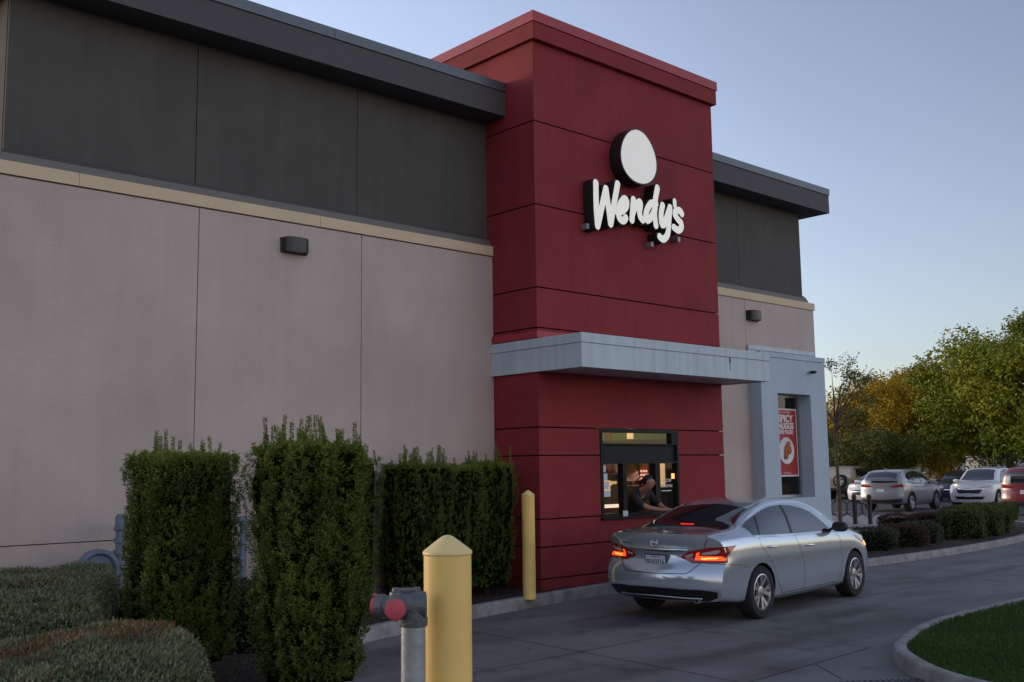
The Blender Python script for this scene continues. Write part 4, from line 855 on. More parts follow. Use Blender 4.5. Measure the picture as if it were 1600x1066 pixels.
#@@PERSON
def skin(name, verts, edges, radii, k, parent=None, sub=2, root=0):
    me = bpy.data.meshes.new(name); me.from_pydata(verts, edges, []); o = mesh_obj(name, me)
    md = o.modifiers.new('s', 'SKIN'); md.use_smooth_shade = True; sd_ = o.modifiers.new('u', 'SUBSURF'); sd_.levels = sub; sd_.render_levels = sub
    for i, r_ in enumerate(radii): v = me.skin_vertices[0].data[i]; v.radius = (r_, r_) if not isinstance(r_, tuple) else r_; v.use_root = i == root
    dg_ = bpy.context.evaluated_depsgraph_get(); nm = bpy.data.meshes.new_from_object(o.evaluated_get(dg_)); o.modifiers.clear(); o.data = nm
    nm.materials.clear(); nm.materials.append(M[k])
    for p_ in nm.polygons: p_.use_smooth = True
    if parent: o.parent = parent
    return o
def chain_skin(name, chains, k, parent=None, sub=2):
    """chains: lists of ((x,y,z), r); a chain may start from an existing point index given as int"""
    V = []; E = []; Rr = []; idx = {}
    for ch in chains:
        prev = None
        for it in ch:
            if isinstance(it, str): prev = idx[it]; continue
            p_, r_ = it[0], it[1]; V.append(p_); Rr.append(r_); i = len(V)-1
            if len(it) > 2: idx[it[2]] = i
            if prev is not None: E.append((prev, i))
            prev = i
    return skin(name, V, E, Rr, k, parent, sub)
O = Vector((12.30, 10.70, 0))
def q3(x, y, z): return (x-O.x, y-O.y, z)
body_ = chain_skin('person', [
    [(q3(12.62, 10.98, .92), .14, 'hip'), (q3(12.52, 10.92, 1.08), .125), (q3(12.36, 10.74, 1.25), .125), (q3(12.22, 10.52, 1.37), .11, 'chest'), (q3(12.15, 10.38, 1.43), .055), (q3(12.11, 10.27, 1.465), .050, 'neck'), (q3(12.088, 10.19, 1.500), .060), (q3(12.078, 10.15, 1.555), .074), (q3(12.08, 10.16, 1.610), .062)],
    ['chest', (q3(12.05, 10.47, 1.385), .062), (q3(12.02, 10.36, 1.27), .048), (q3(12.06, 10.20, 1.18), .040), (q3(12.14, 10.05, 1.155), .030), (q3(12.20, 9.96, 1.15), .024, 'wr'), (q3(12.225, 9.92, 1.145), .026, 'palm')],
    ['chest', (q3(12.40, 10.46, 1.385), .062), (q3(12.46, 10.36, 1.26), .048), (q3(12.42, 10.22, 1.17), .040), (q3(12.34, 10.06, 1.15), .030), (q3(12.29, 9.97, 1.15), .024), (q3(12.275, 9.93, 1.147), .026, 'palm2')],
    ['hip', (q3(12.53, 11.02, .70), .085), (q3(12.52, 11.03, .42), .062), (q3(12.53, 11.06, .15), .045), (q3(12.53, 10.98, .13), .038)],
    ['hip', (q3(12.74, 11.02, .70), .085), (q3(12.74, 11.05, .42), .062), (q3(12.75, 11.08, .15), .045), (q3(12.75, 11.0, .13), .038)],
    *[['palm', (q3(12.225+.016*(f-1.5), 9.885, 1.140-.002*f), .0088), (q3(12.228+.018*(f-1.5), 9.862, 1.128), .008), (q3(12.23+.018*(f-1.5), 9.850, 1.108), .007)] for f in range(4)],
    ['palm', (q3(12.262, 9.915, 1.135), .0095), (q3(12.268, 9.893, 1.118), .008)],
    *[['palm2', (q3(12.285+.016*(f-1.0), 9.895, 1.140-.002*f), .0088), (q3(12.288+.018*(f-1.0), 9.872, 1.128), .008), (q3(12.29+.018*(f-1.0), 9.860, 1.108), .007)] for f in range(4)],
    ['palm2', (q3(12.245, 9.925, 1.13), .0095), (q3(12.242, 9.905, 1.115), .008)]], 'skin')
body_.location = O; tag(body_, 'person in dark uniform with tied dark hair leaning out of the service window', 'person')
chain_skin('uniform', [
    [(q3(12.62, 10.98, .92), .158, 'hip'), (q3(12.52, 10.92, 1.08), .142), (q3(12.36, 10.74, 1.25), .143), (q3(12.22, 10.52, 1.37), .127, 'chest'), (q3(12.17, 10.42, 1.41), .070)],
    ['chest', (q3(12.05, 10.47, 1.385), .078), (q3(12.02, 10.37, 1.28), .066), (q3(12.045, 10.25, 1.205), .056)],
    ['chest', (q3(12.40, 10.46, 1.385), .078), (q3(12.46, 10.37, 1.27), .066), (q3(12.44, 10.27, 1.20), .056)],
    ['hip', (q3(12.53, 11.02, .70), .098), (q3(12.52, 11.03, .42), .078), (q3(12.53, 11.06, .20), .066)],
    ['hip', (q3(12.74, 11.02, .70), .098), (q3(12.74, 11.05, .42), .078), (q3(12.75, 11.08, .20), .066)]], 'uniform', body_)
chain_skin('hair', [[(q3(12.083, 10.165, 1.640), .074), (q3(12.092, 10.215, 1.605), .086), (q3(12.11, 10.265, 1.545), .070), (q3(12.13, 10.31, 1.60), .040), (q3(12.17, 10.40, 1.575), .034), (q3(12.24, 10.50, 1.54), .028)], [(q3(12.077, 10.105, 1.642), .040), (q3(12.083, 10.165, 1.650), .060)]], 'hair', body_)
fc = MB()
for sx in (-.032, .032): fc.lathe([(0, -.008), (.009, -.005), (.011, 0)], 'hair', 'y', c=(12.075-O.x+sx, 10.082-O.y, 1.560), n=10)
fc.build('eyes', body_)
fc = MB(); fc.add([q3(12.063, 10.083, 1.535), q3(12.089, 10.083, 1.535), q3(12.076, 10.055, 1.532), q3(12.076, 10.078, 1.572)], [(0, 1, 2), (0, 2, 3), (1, 3, 2), (0, 3, 1)], 'skin', True); fc.build('nose', body_)
fc = MB(); fc.tube([q3(12.056, 10.108, 1.508), q3(12.078, 10.098, 1.504), q3(12.100, 10.108, 1.508)], [.003, .006, .003], 'pinkcap', 8); fc.build('mouth', body_)
for sx in (-.070, .070): fc = MB(); fc.lathe([(0, -.012), (.016, -.006), (.020, .0), (.014, .008), (0, .01)], 'skin', 'x', c=(12.08-O.x+sx, 10.15-O.y, 1.56), n=12); fc.build('ear', body_)
#@@CAR
# ------------------------------------------------------------------ vehicles
def pchip(xs, ys, x):
    xs = np.array(xs, float); ys = np.array(ys, float); h = np.diff(xs); d = np.diff(ys)/h; m_ = np.zeros(len(xs))
    for i in range(1, len(xs)-1):
        if d[i-1]*d[i] > 0: w1 = 2*h[i]+h[i-1]; w2 = h[i]+2*h[i-1]; m_[i] = (w1+w2)/(w1/d[i-1]+w2/d[i])
    m_[0] = d[0]; m_[-1] = d[-1]; x = np.clip(x, xs[0], xs[-1]); i = np.clip(np.searchsorted(xs, x)-1, 0, len(h)-1); t = (x-xs[i])/h[i]
    return (2*t**3-3*t**2+1)*ys[i]+(t**3-2*t**2+t)*h[i]*m_[i]+(-2*t**3+3*t**2)*ys[i+1]+(t**3-t**2)*h[i]*m_[i+1]
class Car:
    """a lofted closed body; x forward with 0 at the rear bumper, y to the left, z up"""
    def __init__(s, p): s.p = p
    def build_body(s, parent, paint, nx=64):
        p = s.p; L = p['L']; W = p['W']/2; Br, Bf = p.get('Br', .13), p.get('Bf', .34)
        t = np.linspace(0, 1, nx); xn = Br+(L-Bf-Br)*t
        top = pchip(*p['top'], xn); belt = np.minimum(pchip(*p['belt'], xn), top-.035); bot = pchip(*p['bot'], xn); wid = pchip(*p['wid'], xn)*W
        Hm = top.max(); bz0 = pchip(*p['belt'], np.array([L*.45]))[0]; rw = p['roofw']
        secs = []
        for i in range(nx):
            w_, b, tz, z0 = wid[i], belt[i], top[i], bot[i]; f = np.clip((tz-b)/(Hm-bz0), 0, 1); wb = w_*.955; wr = wb*.90*(1-f)+rw*W*f if f < 1 else rw*W
            rz = tz-min(.075, (tz-b)*.35+.004)
            mid = .60*b+.4*z0
            pts = [(0, z0), (w_*.45, z0), (w_*.80, z0+.004), (w_*.925, z0+.035), (w_*.965, z0+.12), (w_*.988, z0+.5*(mid-z0)), (w_, mid), (w_*.994, mid+.42*(b-mid)), (w_*.985, b-.10*min(1, (b-mid)*4)), (wb*1.005, b-.022), (wb*.985, b),
                   (wb*.66+wr*.34+.010*f, b+(rz-b)*.34), (wb*.34+wr*.66+.014*f, b+(rz-b)*.68), (wr+.004, rz-.01*f), (wr*.955, rz+(tz-rz)*.45), (wr*.78, rz+(tz-rz)*.78), (wr*.45, tz-.006), (0, tz)]
            P = np.array(pts); q = []
            for k in range(len(P)-1):
                p0 = P[max(k-1, 0)]; p1 = P[k]; p2 = P[k+1]; p3 = P[min(k+2, len(P)-1)]
                for j in range(3):
                    u = j/3; q.append(.5*((2*p1)+(-p0+p2)*u+(2*p0-5*p1+4*p2-p3)*u*u+(-p0+3*p1-3*p2+p3)*u**3))
            q.append(P[-1]); secs.append(np.array(q))
        m_ = len(secs[0]); full = []
        for i in range(nx):
            q = secs[i]; left = q; right = q[1:-1][::-1]*np.array([-1, 1]); full.append(np.vstack([left, right]))
        K = len(full[0]); V = []
        def X(yz, xn_, i):
            y_, z_ = yz[:, 0], yz[:, 1]; ra = np.abs(y_)/(W*p.get('endw', .88)); r_ = np.minimum(ra, 1.05)**p.get('rexp', 3.2); br = np.clip(1-(xn_-Br)/.55, 0, 1)**1.6; bf = np.clip(1-(L-Bf-xn_)/.9, 0, 1)**1.6
            xr = pchip(*p['rear'], z_); xf = pchip(*p['front'], z_)
            f_ = np.minimum(ra, 1.05)**p.get('fexp', 2.3)
            return xn_+br*(-(Br)+Br*r_+xr)+bf*(Bf-Bf*f_-xf)
        rings = []
        for c_ in (.02, .2, .4, .55, .7, .82, .92, .97):
            ctr = np.array([0, .62]); yz = ctr+(full[0]-ctr)*c_; rings.append(np.c_[X(yz, Br, 0), yz])
        for i in range(nx): rings.append(np.c_[X(full[i], xn[i], i), full[i]])
        for c_ in (.97, .92, .82, .7, .55, .4, .2, .02):
            ctr = np.array([0, .5]); yz = ctr+(full[-1]-ctr)*c_; rings.append(np.c_[X(yz, xn[-1], 0), yz])
        V = np.vstack(rings); F = []
        for a in range(len(rings)-1):
            for b in range(K): F.append((a*K+b, a*K+(b+1) % K, (a+1)*K+(b+1) % K, (a+1)*K+b))
        F.append(tuple(range(K))); F.append(tuple((len(rings)-1)*K+b for b in range(K)))
        me = bpy.data.meshes.new('body'); me.from_pydata([tuple(v) for v in V], [], F); me.update()
        bm = bmesh.new(); bm.from_mesh(me); bmesh.ops.remove_doubles(bm, verts=bm.verts[:], dist=1e-5); bmesh.ops.recalc_face_normals(bm, faces=bm.faces[:]); bm.to_mesh(me)
        s.bvh = BVHTree.FromBMesh(bm); bm.free()
        me.materials.append(M[paint]); me.materials.append(M['black'])
        for q in me.polygons: q.use_smooth = True
        o = mesh_obj('body', me, parent)
        # wheel arches
        cm = MB()
        for ax in p['axles']:
            for sd_ in (-1, 1): cm.lathe([(0, 0), (p['arch'], 0), (p['arch'], .6), (0, .6)], 'black', 'y', c=(ax, -1.22 if sd_ < 0 else .62, p['wr']), n=48)
        cut = cm.build('cutter'); 
        md = o.modifiers.new('b', 'BOOLEAN'); md.operation = 'DIFFERENCE'; md.object = cut; md.solver = 'EXACT'
        try: md.material_mode = 'TRANSFER'
        except Exception: pass
        dg_ = bpy.context.evaluated_depsgraph_get(); nm = bpy.data.meshes.new_from_object(o.evaluated_get(dg_)); o.modifiers.clear(); o.data = nm; bpy.data.objects.remove(cut)
        bm = bmesh.new(); bm.from_mesh(nm)
        for e in bm.edges:
            if len(e.link_faces) == 2 and (e.calc_face_angle(0) > R(40) or e.link_faces[0].material_index != e.link_faces[1].material_index): e.smooth = False
        bm.to_mesh(nm); bm.free()
        s.body = o; return o
    def patch(s, name, poly, origin, right, dirv, k, parent, off=.004, step=.03, thick=0):
        """drape a polygon onto the body: polygon coordinates are (right, z) in a plane, cast along dirv"""
        right = Vector(right).normalized(); dirv = Vector(dirv).normalized(); origin = Vector(origin)
        bm = bmesh.new(); vs_ = [bm.verts.new((p_[0], p_[1], 0)) for p_ in poly]; bm.faces.new(vs_)
        a = np.array(poly); 
        for ax in (0, 1):
            t = a[:, ax].min()+step
            while t < a[:, ax].max():
                co = [0, 0, 0]; co[ax] = t; no = [0, 0, 0]; no[ax] = 1; bmesh.ops.bisect_plane(bm, geom=bm.verts[:]+bm.edges[:]+bm.faces[:], plane_co=co, plane_no=no); t += step
        bad = []
        for v in bm.verts:
            q = origin+right*v.co.x+Vector((0, 0, v.co.y)); h_, n_, i_, d_ = s.bvh.ray_cast(q-dirv*6, dirv)
            if h_ is None: bad.append(v); continue
            v.co = h_+n_*off
        bmesh.ops.delete(bm, geom=bad, context='VERTS')
        bmesh.ops.recalc_face_normals(bm, faces=bm.faces[:])
        if bm.faces and sum((f.normal.dot(dirv)*f.calc_area() for f in bm.faces)) > 0: bmesh.ops.reverse_faces(bm, faces=bm.faces[:])
        if thick:
            g2 = bmesh.ops.extrude_face_region(bm, geom=bm.faces[:]); 
            for v in [v for v in g2['geom'] if isinstance(v, bmesh.types.BMVert)]: v.co = v.co-dirv*thick
        me = bpy.data.meshes.new(name); bm.to_mesh(me); bm.free(); me.materials.append(M[k])
        for q in me.polygons: q.use_smooth = True
        return mesh_obj(name, me, parent)
    def multi(s, name, polys, parent, right, dirv, k, **kw):
        bm = bmesh.new()
        for q in polys:
            o = s.patch('tmp', q, (0, 0, 0), right, dirv, k, None, **kw); bm.from_mesh(o.data); me_ = o.data; bpy.data.objects.remove(o); bpy.data.meshes.remove(me_)
        me = bpy.data.meshes.new(name); bm.to_mesh(me); bm.free(); me.materials.append(M[k]); return mesh_obj(name, me, parent)
    def side(s, name, poly, k, parent, sgn=-1, **kw):     # polygon in (x, z) on the right (-1) or left (+1) side
        return s.patch(name, poly, (0, 0, 0), (1, 0, 0), (0, -sgn, 0), k, parent, **kw)
    def rear(s, name, poly, k, parent, **kw): return s.patch(name, poly, (0, 0, 0), (0, -1, 0), (1, 0, 0), k, parent, **kw)   # (toward right side, z)
    def front(s, name, poly, k, parent, **kw): return s.patch(name, poly, (0, 0, 0), (0, 1, 0), (-1, 0, 0), k, parent, **kw)
    def hit(s, q, d):
        h_, n_, i_, d_ = s.bvh.ray_cast(Vector(q), Vector(d)); return h_, n_
def offset_poly(poly, d):
    P = [Vector((a, b)) for a, b in poly]; n = len(P); ar = sum(P[i].x*P[(i+1) % n].y-P[(i+1) % n].x*P[i].y for i in range(n)); sg_ = 1 if ar > 0 else -1; o_ = []
    for i in range(n):
        e1 = (P[i]-P[i-1]).normalized(); e2 = (P[(i+1) % n]-P[i]).normalized(); n1 = Vector((e1.y, -e1.x))*sg_; n2 = Vector((e2.y, -e2.x))*sg_; b = (n1+n2); b = b.normalized()/max(.5, b.normalized().dot(n1)) if b.length > 1e-6 else n1
        o_.append(tuple(P[i]+b*d))
    return o_
def smooth_poly(poly, corners=()):
    P = [np.array(p_) for p_ in poly]; n = len(P); o_ = []
    for i in range(n):
        p0 = P[i-1] if i not in corners else P[i]; p1 = P[i]; p2 = P[(i+1) % n]; p3 = P[(i+2) % n] if (i+1) % n not in corners else P[(i+1) % n]
        for j in range(4): u = j/4; o_.append(tuple(.5*((2*p1)+(-p0+p2)*u+(2*p0-5*p1+4*p2-p3)*u*u+(-p0+3*p1-3*p2+p3)*u**3)))
    return o_
def wheel(parent, x_, y_, r_, w_, side_, spokes=10, rim='rim', rr=.66):
    t = bpy.data.objects.new('wheel', None); col.objects.link(t); t.parent = parent; t.location = (x_, y_, r_); t.rotation_euler = (0, 0, 0 if side_ < 0 else math.pi)
    # outer face looks to -y
    ri = r_*rr+.004
    b_ = MB(); b_.lathe([(ri, -w_/2+.012), (ri+.012, -w_/2), (r_*.93, -w_/2+.004), (r_*.985, -w_/2+.03), (r_, -w_/2+.06), (r_, w_/2-.05), (r_*.96, w_/2), (ri, w_/2)], 'rubber', 'y', n=56); b_.build('tyre', t)
    b_ = MB(); b_.lathe([(ri+.003, -w_/2+.010), (ri-.012, -w_/2+.006), (ri-.02, -w_/2+.03), (ri-.028, w_/2-.02)], rim, 'y', n=56)
    b_.lathe([(0, -w_/2+.010), (.028, -w_/2+.012), (.034, -w_/2+.03)], rim, 'y', n=24); b_.lathe([(.034, -w_/2+.024), (.075, -w_/2+.03), (.08, -w_/2+.06), (0, -w_/2+.06)], rim, 'y', n=24)
    for i in range(spokes):
        a0 = 2*math.pi*(i//2)/(spokes/2)*1.0+(.30 if i % 2 else -.30)*(2*math.pi/spokes*1.35); ab = 2*math.pi*(i//2)/(spokes/2)+(.18 if i % 2 else -.18)*(2*math.pi/spokes)
        u0 = Vector((math.cos(ab), 0, math.sin(ab))); u1 = Vector((math.cos(a0), 0, math.sin(a0))); tn = Vector((-u1.z, 0, u1.x)); p0 = u0*.06; p1 = u1*(ri-.008)
        wa, wb_ = .016, .029; yA, yB = -w_/2+.030, -w_/2+.014
        v = [p0-tn*wa+Vector((0, yA, 0)), p0+tn*wa+Vector((0, yA, 0)), p1+tn*wb_+Vector((0, yB, 0)), p1-tn*wb_+Vector((0, yB, 0))]; v += [q+Vector((0, .035, 0)) for q in v]
        b_.add(v, [(0, 1, 2, 3), (4, 7, 6, 5), (0, 4, 5, 1), (1, 5, 6, 2), (2, 6, 7, 3), (3, 7, 4, 0)], rim)
    b_.build('rim', t)
    b_ = MB(); b_.lathe([(0, .0), (ri-.03, .0), (ri-.03, .01)], 'disc', 'y', n=32); b_.build('brake_disc', t)
    return t
#@@SEDAN
sedan_p = dict(L=4.86, W=1.83, roofw=.64, axles=(1.09, 3.866), arch=.362, wr=.33, Br=.20, Bf=.42,
    top=([0, .10, .30, .55, .80, 1.15, 1.5, 1.9, 2.3, 2.7, 3.1, 3.5, 3.78, 4.1, 4.5, 4.86], [1.045, 1.075, 1.098, 1.115, 1.15, 1.275, 1.385, 1.455, 1.470, 1.455, 1.375, 1.205, 1.055, .985, .90, .74]),
    belt=([0, .4, .9, 1.4, 2.2, 3.0, 3.8, 4.4, 4.86], [.98, 1.02, 1.035, 1.02, 1.00, .985, .945, .85, .70]),
    bot=([0, .25, .7, 1.4, 3.5, 4.2, 4.86], [.30, .27, .22, .19, .19, .19, .23]),
    wid=([0, .3, .8, 1.4, 2.4, 3.4, 4.2, 4.5, 4.86], [.90, .95, .985, .995, 1.0, .995, .97, .94, .86]),
    rear=([.2, .34, .44, .56, .66, .80, .88, .93, 1.0, 1.05, 1.6], [.16, .07, .0, .0, .03, .115, .10, .085, .05, .035, .035]),
    front=([.2, .35, .5, .65, .8, 1.6], [.06, .01, 0, .03, .10, .12]), endw=.90, rexp=2.6, fexp=2.4)
def seam_strips(lines, w_=.006):
    o_ = []
    for pts in lines:
        for a, b in zip(pts[:-1], pts[1:]):
            a = np.array(a, float); b = np.array(b, float); t_ = (b-a)/np.linalg.norm(b-a); n_ = np.array([-t_[1], t_[0]])*w_/2; a = a-t_*w_*.4; b = b+t_*w_*.4
            o_.append([tuple(a-n_), tuple(b-n_), tuple(b+n_), tuple(a+n_)])
    return o_
def mirror(c, body, x_, z_, sg_, k='black', out=.15, r1=.115, r2=.072):
    h_, n_ = c.hit((x_, sg_*3, z_-.03), (0, -sg_, 0)); b_ = MB(); b_.tube([(x_+.02, h_.y-sg_*.03, z_-.05), (x_, h_.y+sg_*.07, z_-.02)], .02, 'black', 8)
    P = []; n = 16; pw = lambda v: math.copysign(abs(v)**.75, v)
    for q, (rr, dx) in enumerate(((.3, -.035), (.86, -.035), (1, .0), (.92, .05), (.6, .085), (.1, .10))):
        P += [(x_+dx, h_.y+sg_*(out+r1*rr*pw(math.cos(2*math.pi*j/n))), z_+r2*rr*pw(math.sin(2*math.pi*j/n))) for j in range(n)]
    b_.add(P, [(a*n+j, a*n+(j+1) % n, (a+1)*n+(j+1) % n, (a+1)*n+j) for a in range(5) for j in range(n)]+[tuple(range(n)), tuple(5*n+j for j in range(n))], k, True); b_.build('wing_mirror', body)
def handle(c, body, hx, hz, sg_, k='chrome', hw=.10):
    h_, n_ = c.hit((hx, sg_*3, hz), (0, -sg_, 0)); b_ = MB(); y0 = h_.y+sg_*.002; y1 = h_.y+sg_*.034
    b_.tube([(hx-hw, y0, hz+.004), (hx-hw*.7, y1, hz+.006), (hx, y1+sg_*.003, hz+.004), (hx+hw*.7, y1, hz), (hx+hw, y0, hz-.006)], [.010, .014, .015, .014, .010], k, 10); b_.build('door_handle', body)
def plate_text(parent, txt, x_, y_, z_, size, rz, sx=.8, k='ink'):
    o = text_mesh(txt, size, k, 'lettering', parent, (x_, y_, z_), (R(90), 0, rz), depth=.0008, bold=size*.012, sx=sx, align='CENTER'); return o
def sedan_details(c, root, body):
    dlo = [(.985, 1.15), (1.01, 1.033), (1.5, 1.018), (2.0, 1.002), (2.6, .992), (3.20, .985), (3.13, 1.06), (2.93, 1.215), (2.77, 1.285), (2.5, 1.340), (2.17, 1.362), (1.88, 1.352), (1.62, 1.315), (1.31, 1.245), (1.10, 1.190)]
    dlo = smooth_poly(dlo, (0, 1, 5))
    for sg_ in (-1, 1):
        c.side('window_trim', offset_poly(dlo, .027), 'chrome', body, sg_, off=.0035)
        c.side('side_window', dlo, 'glass', body, sg_, off=.007)
        for a, b, d in (((2.00, 1.005), (2.17, 1.36), .030), ((1.14, 1.030), (1.36, 1.25), .014)):
            c.side('window_pillar', [(a[0]-d, a[1]), (a[0]+d, a[1]), (b[0]+d, b[1]), (b[0]-d, b[1])], 'black', body, sg_, off=.010)
        c.multi('door_seam', seam_strips([[(1.12, 1.02), (1.10, .92), (1.22, .80), (1.38, .66), (1.50, .44), (1.66, .265)], [(2.04, .985), (2.12, .85), (2.24, .60), (2.27, .265)], [(3.30, .96), (3.41, .84), (3.42, .55), (3.36, .265)], [(1.66, .265), (3.36, .265)]]), body, (1, 0, 0), (0, -sg_, 0), 'black', off=.0022, step=.08)
        handle(c, body, 1.36, .873, sg_); handle(c, body, 2.39, .830, sg_); mirror(c, body, 3.20, 1.035, sg_)
        c.side('sill_trim', [(1.56, .212), (3.42, .212), (3.42, .236), (1.56, .236)], paint_of(body), body, sg_, off=.014, step=.1)
        c.side('headlight', smooth_poly([(3.95, .885), (4.25, .80), (4.50, .70), (4.58, .62), (4.50, .66), (4.25, .745), (4.0, .84)]), 'lenswhite', body, sg_, off=.006)
        c.side('indicator_lamp', [(4.24, .735), (4.50, .655), (4.50, .70), (4.26, .775)], 'amber', body, sg_, off=.009)
        # tail lamp wrapped round the corner
        dv = (.87, .49*-sg_, 0); rv = (.49, .87*sg_, 0); pp = lambda n_, poly, k, off: c.patch(n_, poly, (0, 0, 0), rv, dv, k, tl if n_ != 'tail_lamp' else body, off=off, step=.04)
        tl = None; tl = pp('tail_lamp', [(.350, .797), (.441, .872), (.548, .897), (.705, .928), (1.020, .940), (.955, .868), (.908, .819), (.915, .740), (.699, .738), (.490, .737)], 'tail', .008)
        pp('lit_lens', [(.524, .768), (.546, .857), (.585, .872), (.577, .820), (.850, .820), (.905, .78), (.88, .765), (.70, .762)], 'tailon', .011); pp('lit_filament', [(.60, .775), (.60, .797), (.80, .805), (.80, .785)], 'tailhot', .013)
        pp('clear_lens', [(.605, .832), (.615, .862), (.815, .900), (.835, .875), (.785, .848)], 'lenswhite', .011); pp('reverse_lens', [(.398, .802), (.410, .822), (.506, .856), (.494, .815)], 'lenswhite', .011)
        b_ = MB(); b_.lathe([(.030, .0), (.036, 0), (.036, .22), (.0, .22), (.0, .05), (.030, .05)], 'galv', 'x', c=(.13, .53*sg_, .292), n=20); b_.build('exhaust_pipe', body)
    c.rear('rear_window', smooth_poly([(-.645, 1.112), (-.60, 1.20), (-.535, 1.30), (-.49, 1.352), (0, 1.392), (.49, 1.352), (.535, 1.30), (.60, 1.20), (.645, 1.112), (.35, 1.132), (0, 1.138), (-.35, 1.132)], (0, 8)), 'glass', body, off=.005)
    c.rear('brake_light', [(-.10, 1.150), (.10, 1.150), (.10, 1.156), (-.10, 1.156)], 'redlit', body, off=.012)
    c.rear('chrome_bar', [(-.445, .893), (-.42, .907), (0, .910), (.42, .907), (.445, .893), (.38, .858), (0, .868), (-.38, .858)], 'chrome', body, off=.016, thick=.02)
    c.multi('boot_seam', seam_strips([[(-.60, .75), (-.50, .65), (-.44, .612), (0, .600), (.44, .612), (.50, .65), (.60, .75)], [(.63, .925), (.685, 1.02), (.675, 1.095)], [(-.63, .925), (-.685, 1.02), (-.675, 1.095)]], .009), body, (0, -1, 0), (1, 0, 0), 'black', off=.0025, step=.05)
    c.multi('bumper_seam', seam_strips([[(.20, .735), (.62, .70), (.74, .66)]], .005), body, (1, 0, 0), (0, 1, 0), 'black', off=.0022, step=.05)
    c.rear('bumper_insert', [(-.79, .405), (-.62, .428), (0, .435), (.62, .428), (.79, .405), (.76, .33), (.66, .285), (-.66, .285), (-.76, .33)], 'black', body, off=.004)
    c.rear('bumper_strip', [(-.60, .335), (0, .348), (.60, .335), (.60, .318), (0, .330), (-.60, .318)], paint_of(body), body, off=.022, thick=.015)
    pt = bpy.data.objects.new('licence_plate', None); col.objects.link(pt); pt.parent = body; h_, n_ = c.hit((-3, 0, .765), (1, 0, 0)); pt.location = (h_.x-.022, 0, .748); pt.rotation_euler = (0, R(-6), 0)
    b_ = MB(); b_.box(-.004, .012, -.160, .160, -.082, .082, 'ink', .004); b_.build('plate_frame', pt); b_ = MB(); b_.box(-.007, -.004, -.145, .145, -.060, .068, 'plate'); b_.build('plate_sheet', pt)
    plate_text(pt, 'BIX0716', -.0085, 0, -.045, .092, R(-90), .80); plate_text(pt, 'WASHINGTON', -.0085, 0, .045, .022, R(-90), 1.0, 'posterred')
    bd = bpy.data.objects.new('badge', None); col.objects.link(bd); bd.parent = body; h_, n_ = c.hit((-3, 0, .972), (1, 0, 0)); bd.location = (h_.x-.020, 0, .972); bd.rotation_euler = (0, R(14), 0)
    b_ = MB(); b_.tube([(0, .048*math.cos(a), .048*math.sin(a)) for a in np.linspace(0, 6.2832, 28, endpoint=False)], .0075, 'chrome', 8, True); b_.box(-.010, .004, -.058, .058, -.011, .011, 'chrome', .003); b_.build('emblem', bd)
    h_, n_ = c.hit((-3, .44, .955), (1, 0, 0)); plate_text(body, 'ALTIMA', h_.x-.004, .44, .945, .034, R(-96), 1.5, 'chrome')
def paint_of(body): return next(k for k, v in M.items() if v == body.data.materials[0])
root = thing('silver_sedan', 'silver four-door sedan with lit brake lights waiting at the service window', 'car')
car = Car(sedan_p); body = car.build_body(root, 'silver')
sedan_details(car, root, body)
for ax in sedan_p['axles']:
    for sg_ in (-1, 1): wheel(root, ax, sg_*.80, .33, .215, sg_)
def place_car(root, axle, wy, px, py, ang, s_):
    a = R(ang); lx, ly = axle*s_, wy*s_; root.rotation_euler = (0, 0, a); root.scale = (s_, s_, s_); root.location = (px-(lx*math.cos(a)-ly*math.sin(a)), py-(lx*math.sin(a)+ly*math.cos(a)), .004)
place_car(root, 0, 0, 9.447, 7.947, 5.729, .937)
#@@ENDSEDAN
# ------------------------------------------------------------------ cars parked across the lot
SUVP = dict(L=4.55, W=1.84, roofw=.70, axles=(.90, 3.60), arch=.40, wr=.355, Br=.16, Bf=.36,
    top=([0, .15, .35, .6, 1.1, 1.8, 2.4, 2.85, 3.15, 3.45, 4.0, 4.55], [1.14, 1.30, 1.48, 1.60, 1.655, 1.68, 1.655, 1.50, 1.30, 1.15, 1.06, .88]),
    belt=([0, .5, 1.2, 2.2, 3.2, 4.0, 4.55], [1.12, 1.17, 1.11, 1.07, 1.04, .98, .84]), bot=([0, .3, .9, 1.6, 3.2, 4.2, 4.55], [.36, .30, .26, .24, .24, .26, .32]),
    wid=([0, .3, .9, 1.6, 3.0, 4.0, 4.55], [.92, .97, 1.0, 1.0, 1.0, .97, .88]), rear=([.2, .4, .6, .8, .95, 1.1, 1.3, 1.7], [.12, .02, 0, .03, .06, .05, .08, .10]),
    front=([.2, .4, .6, .8, .95, 1.8], [.08, .02, 0, .02, .06, .10]), endw=.93, rexp=3.0, fexp=2.6)
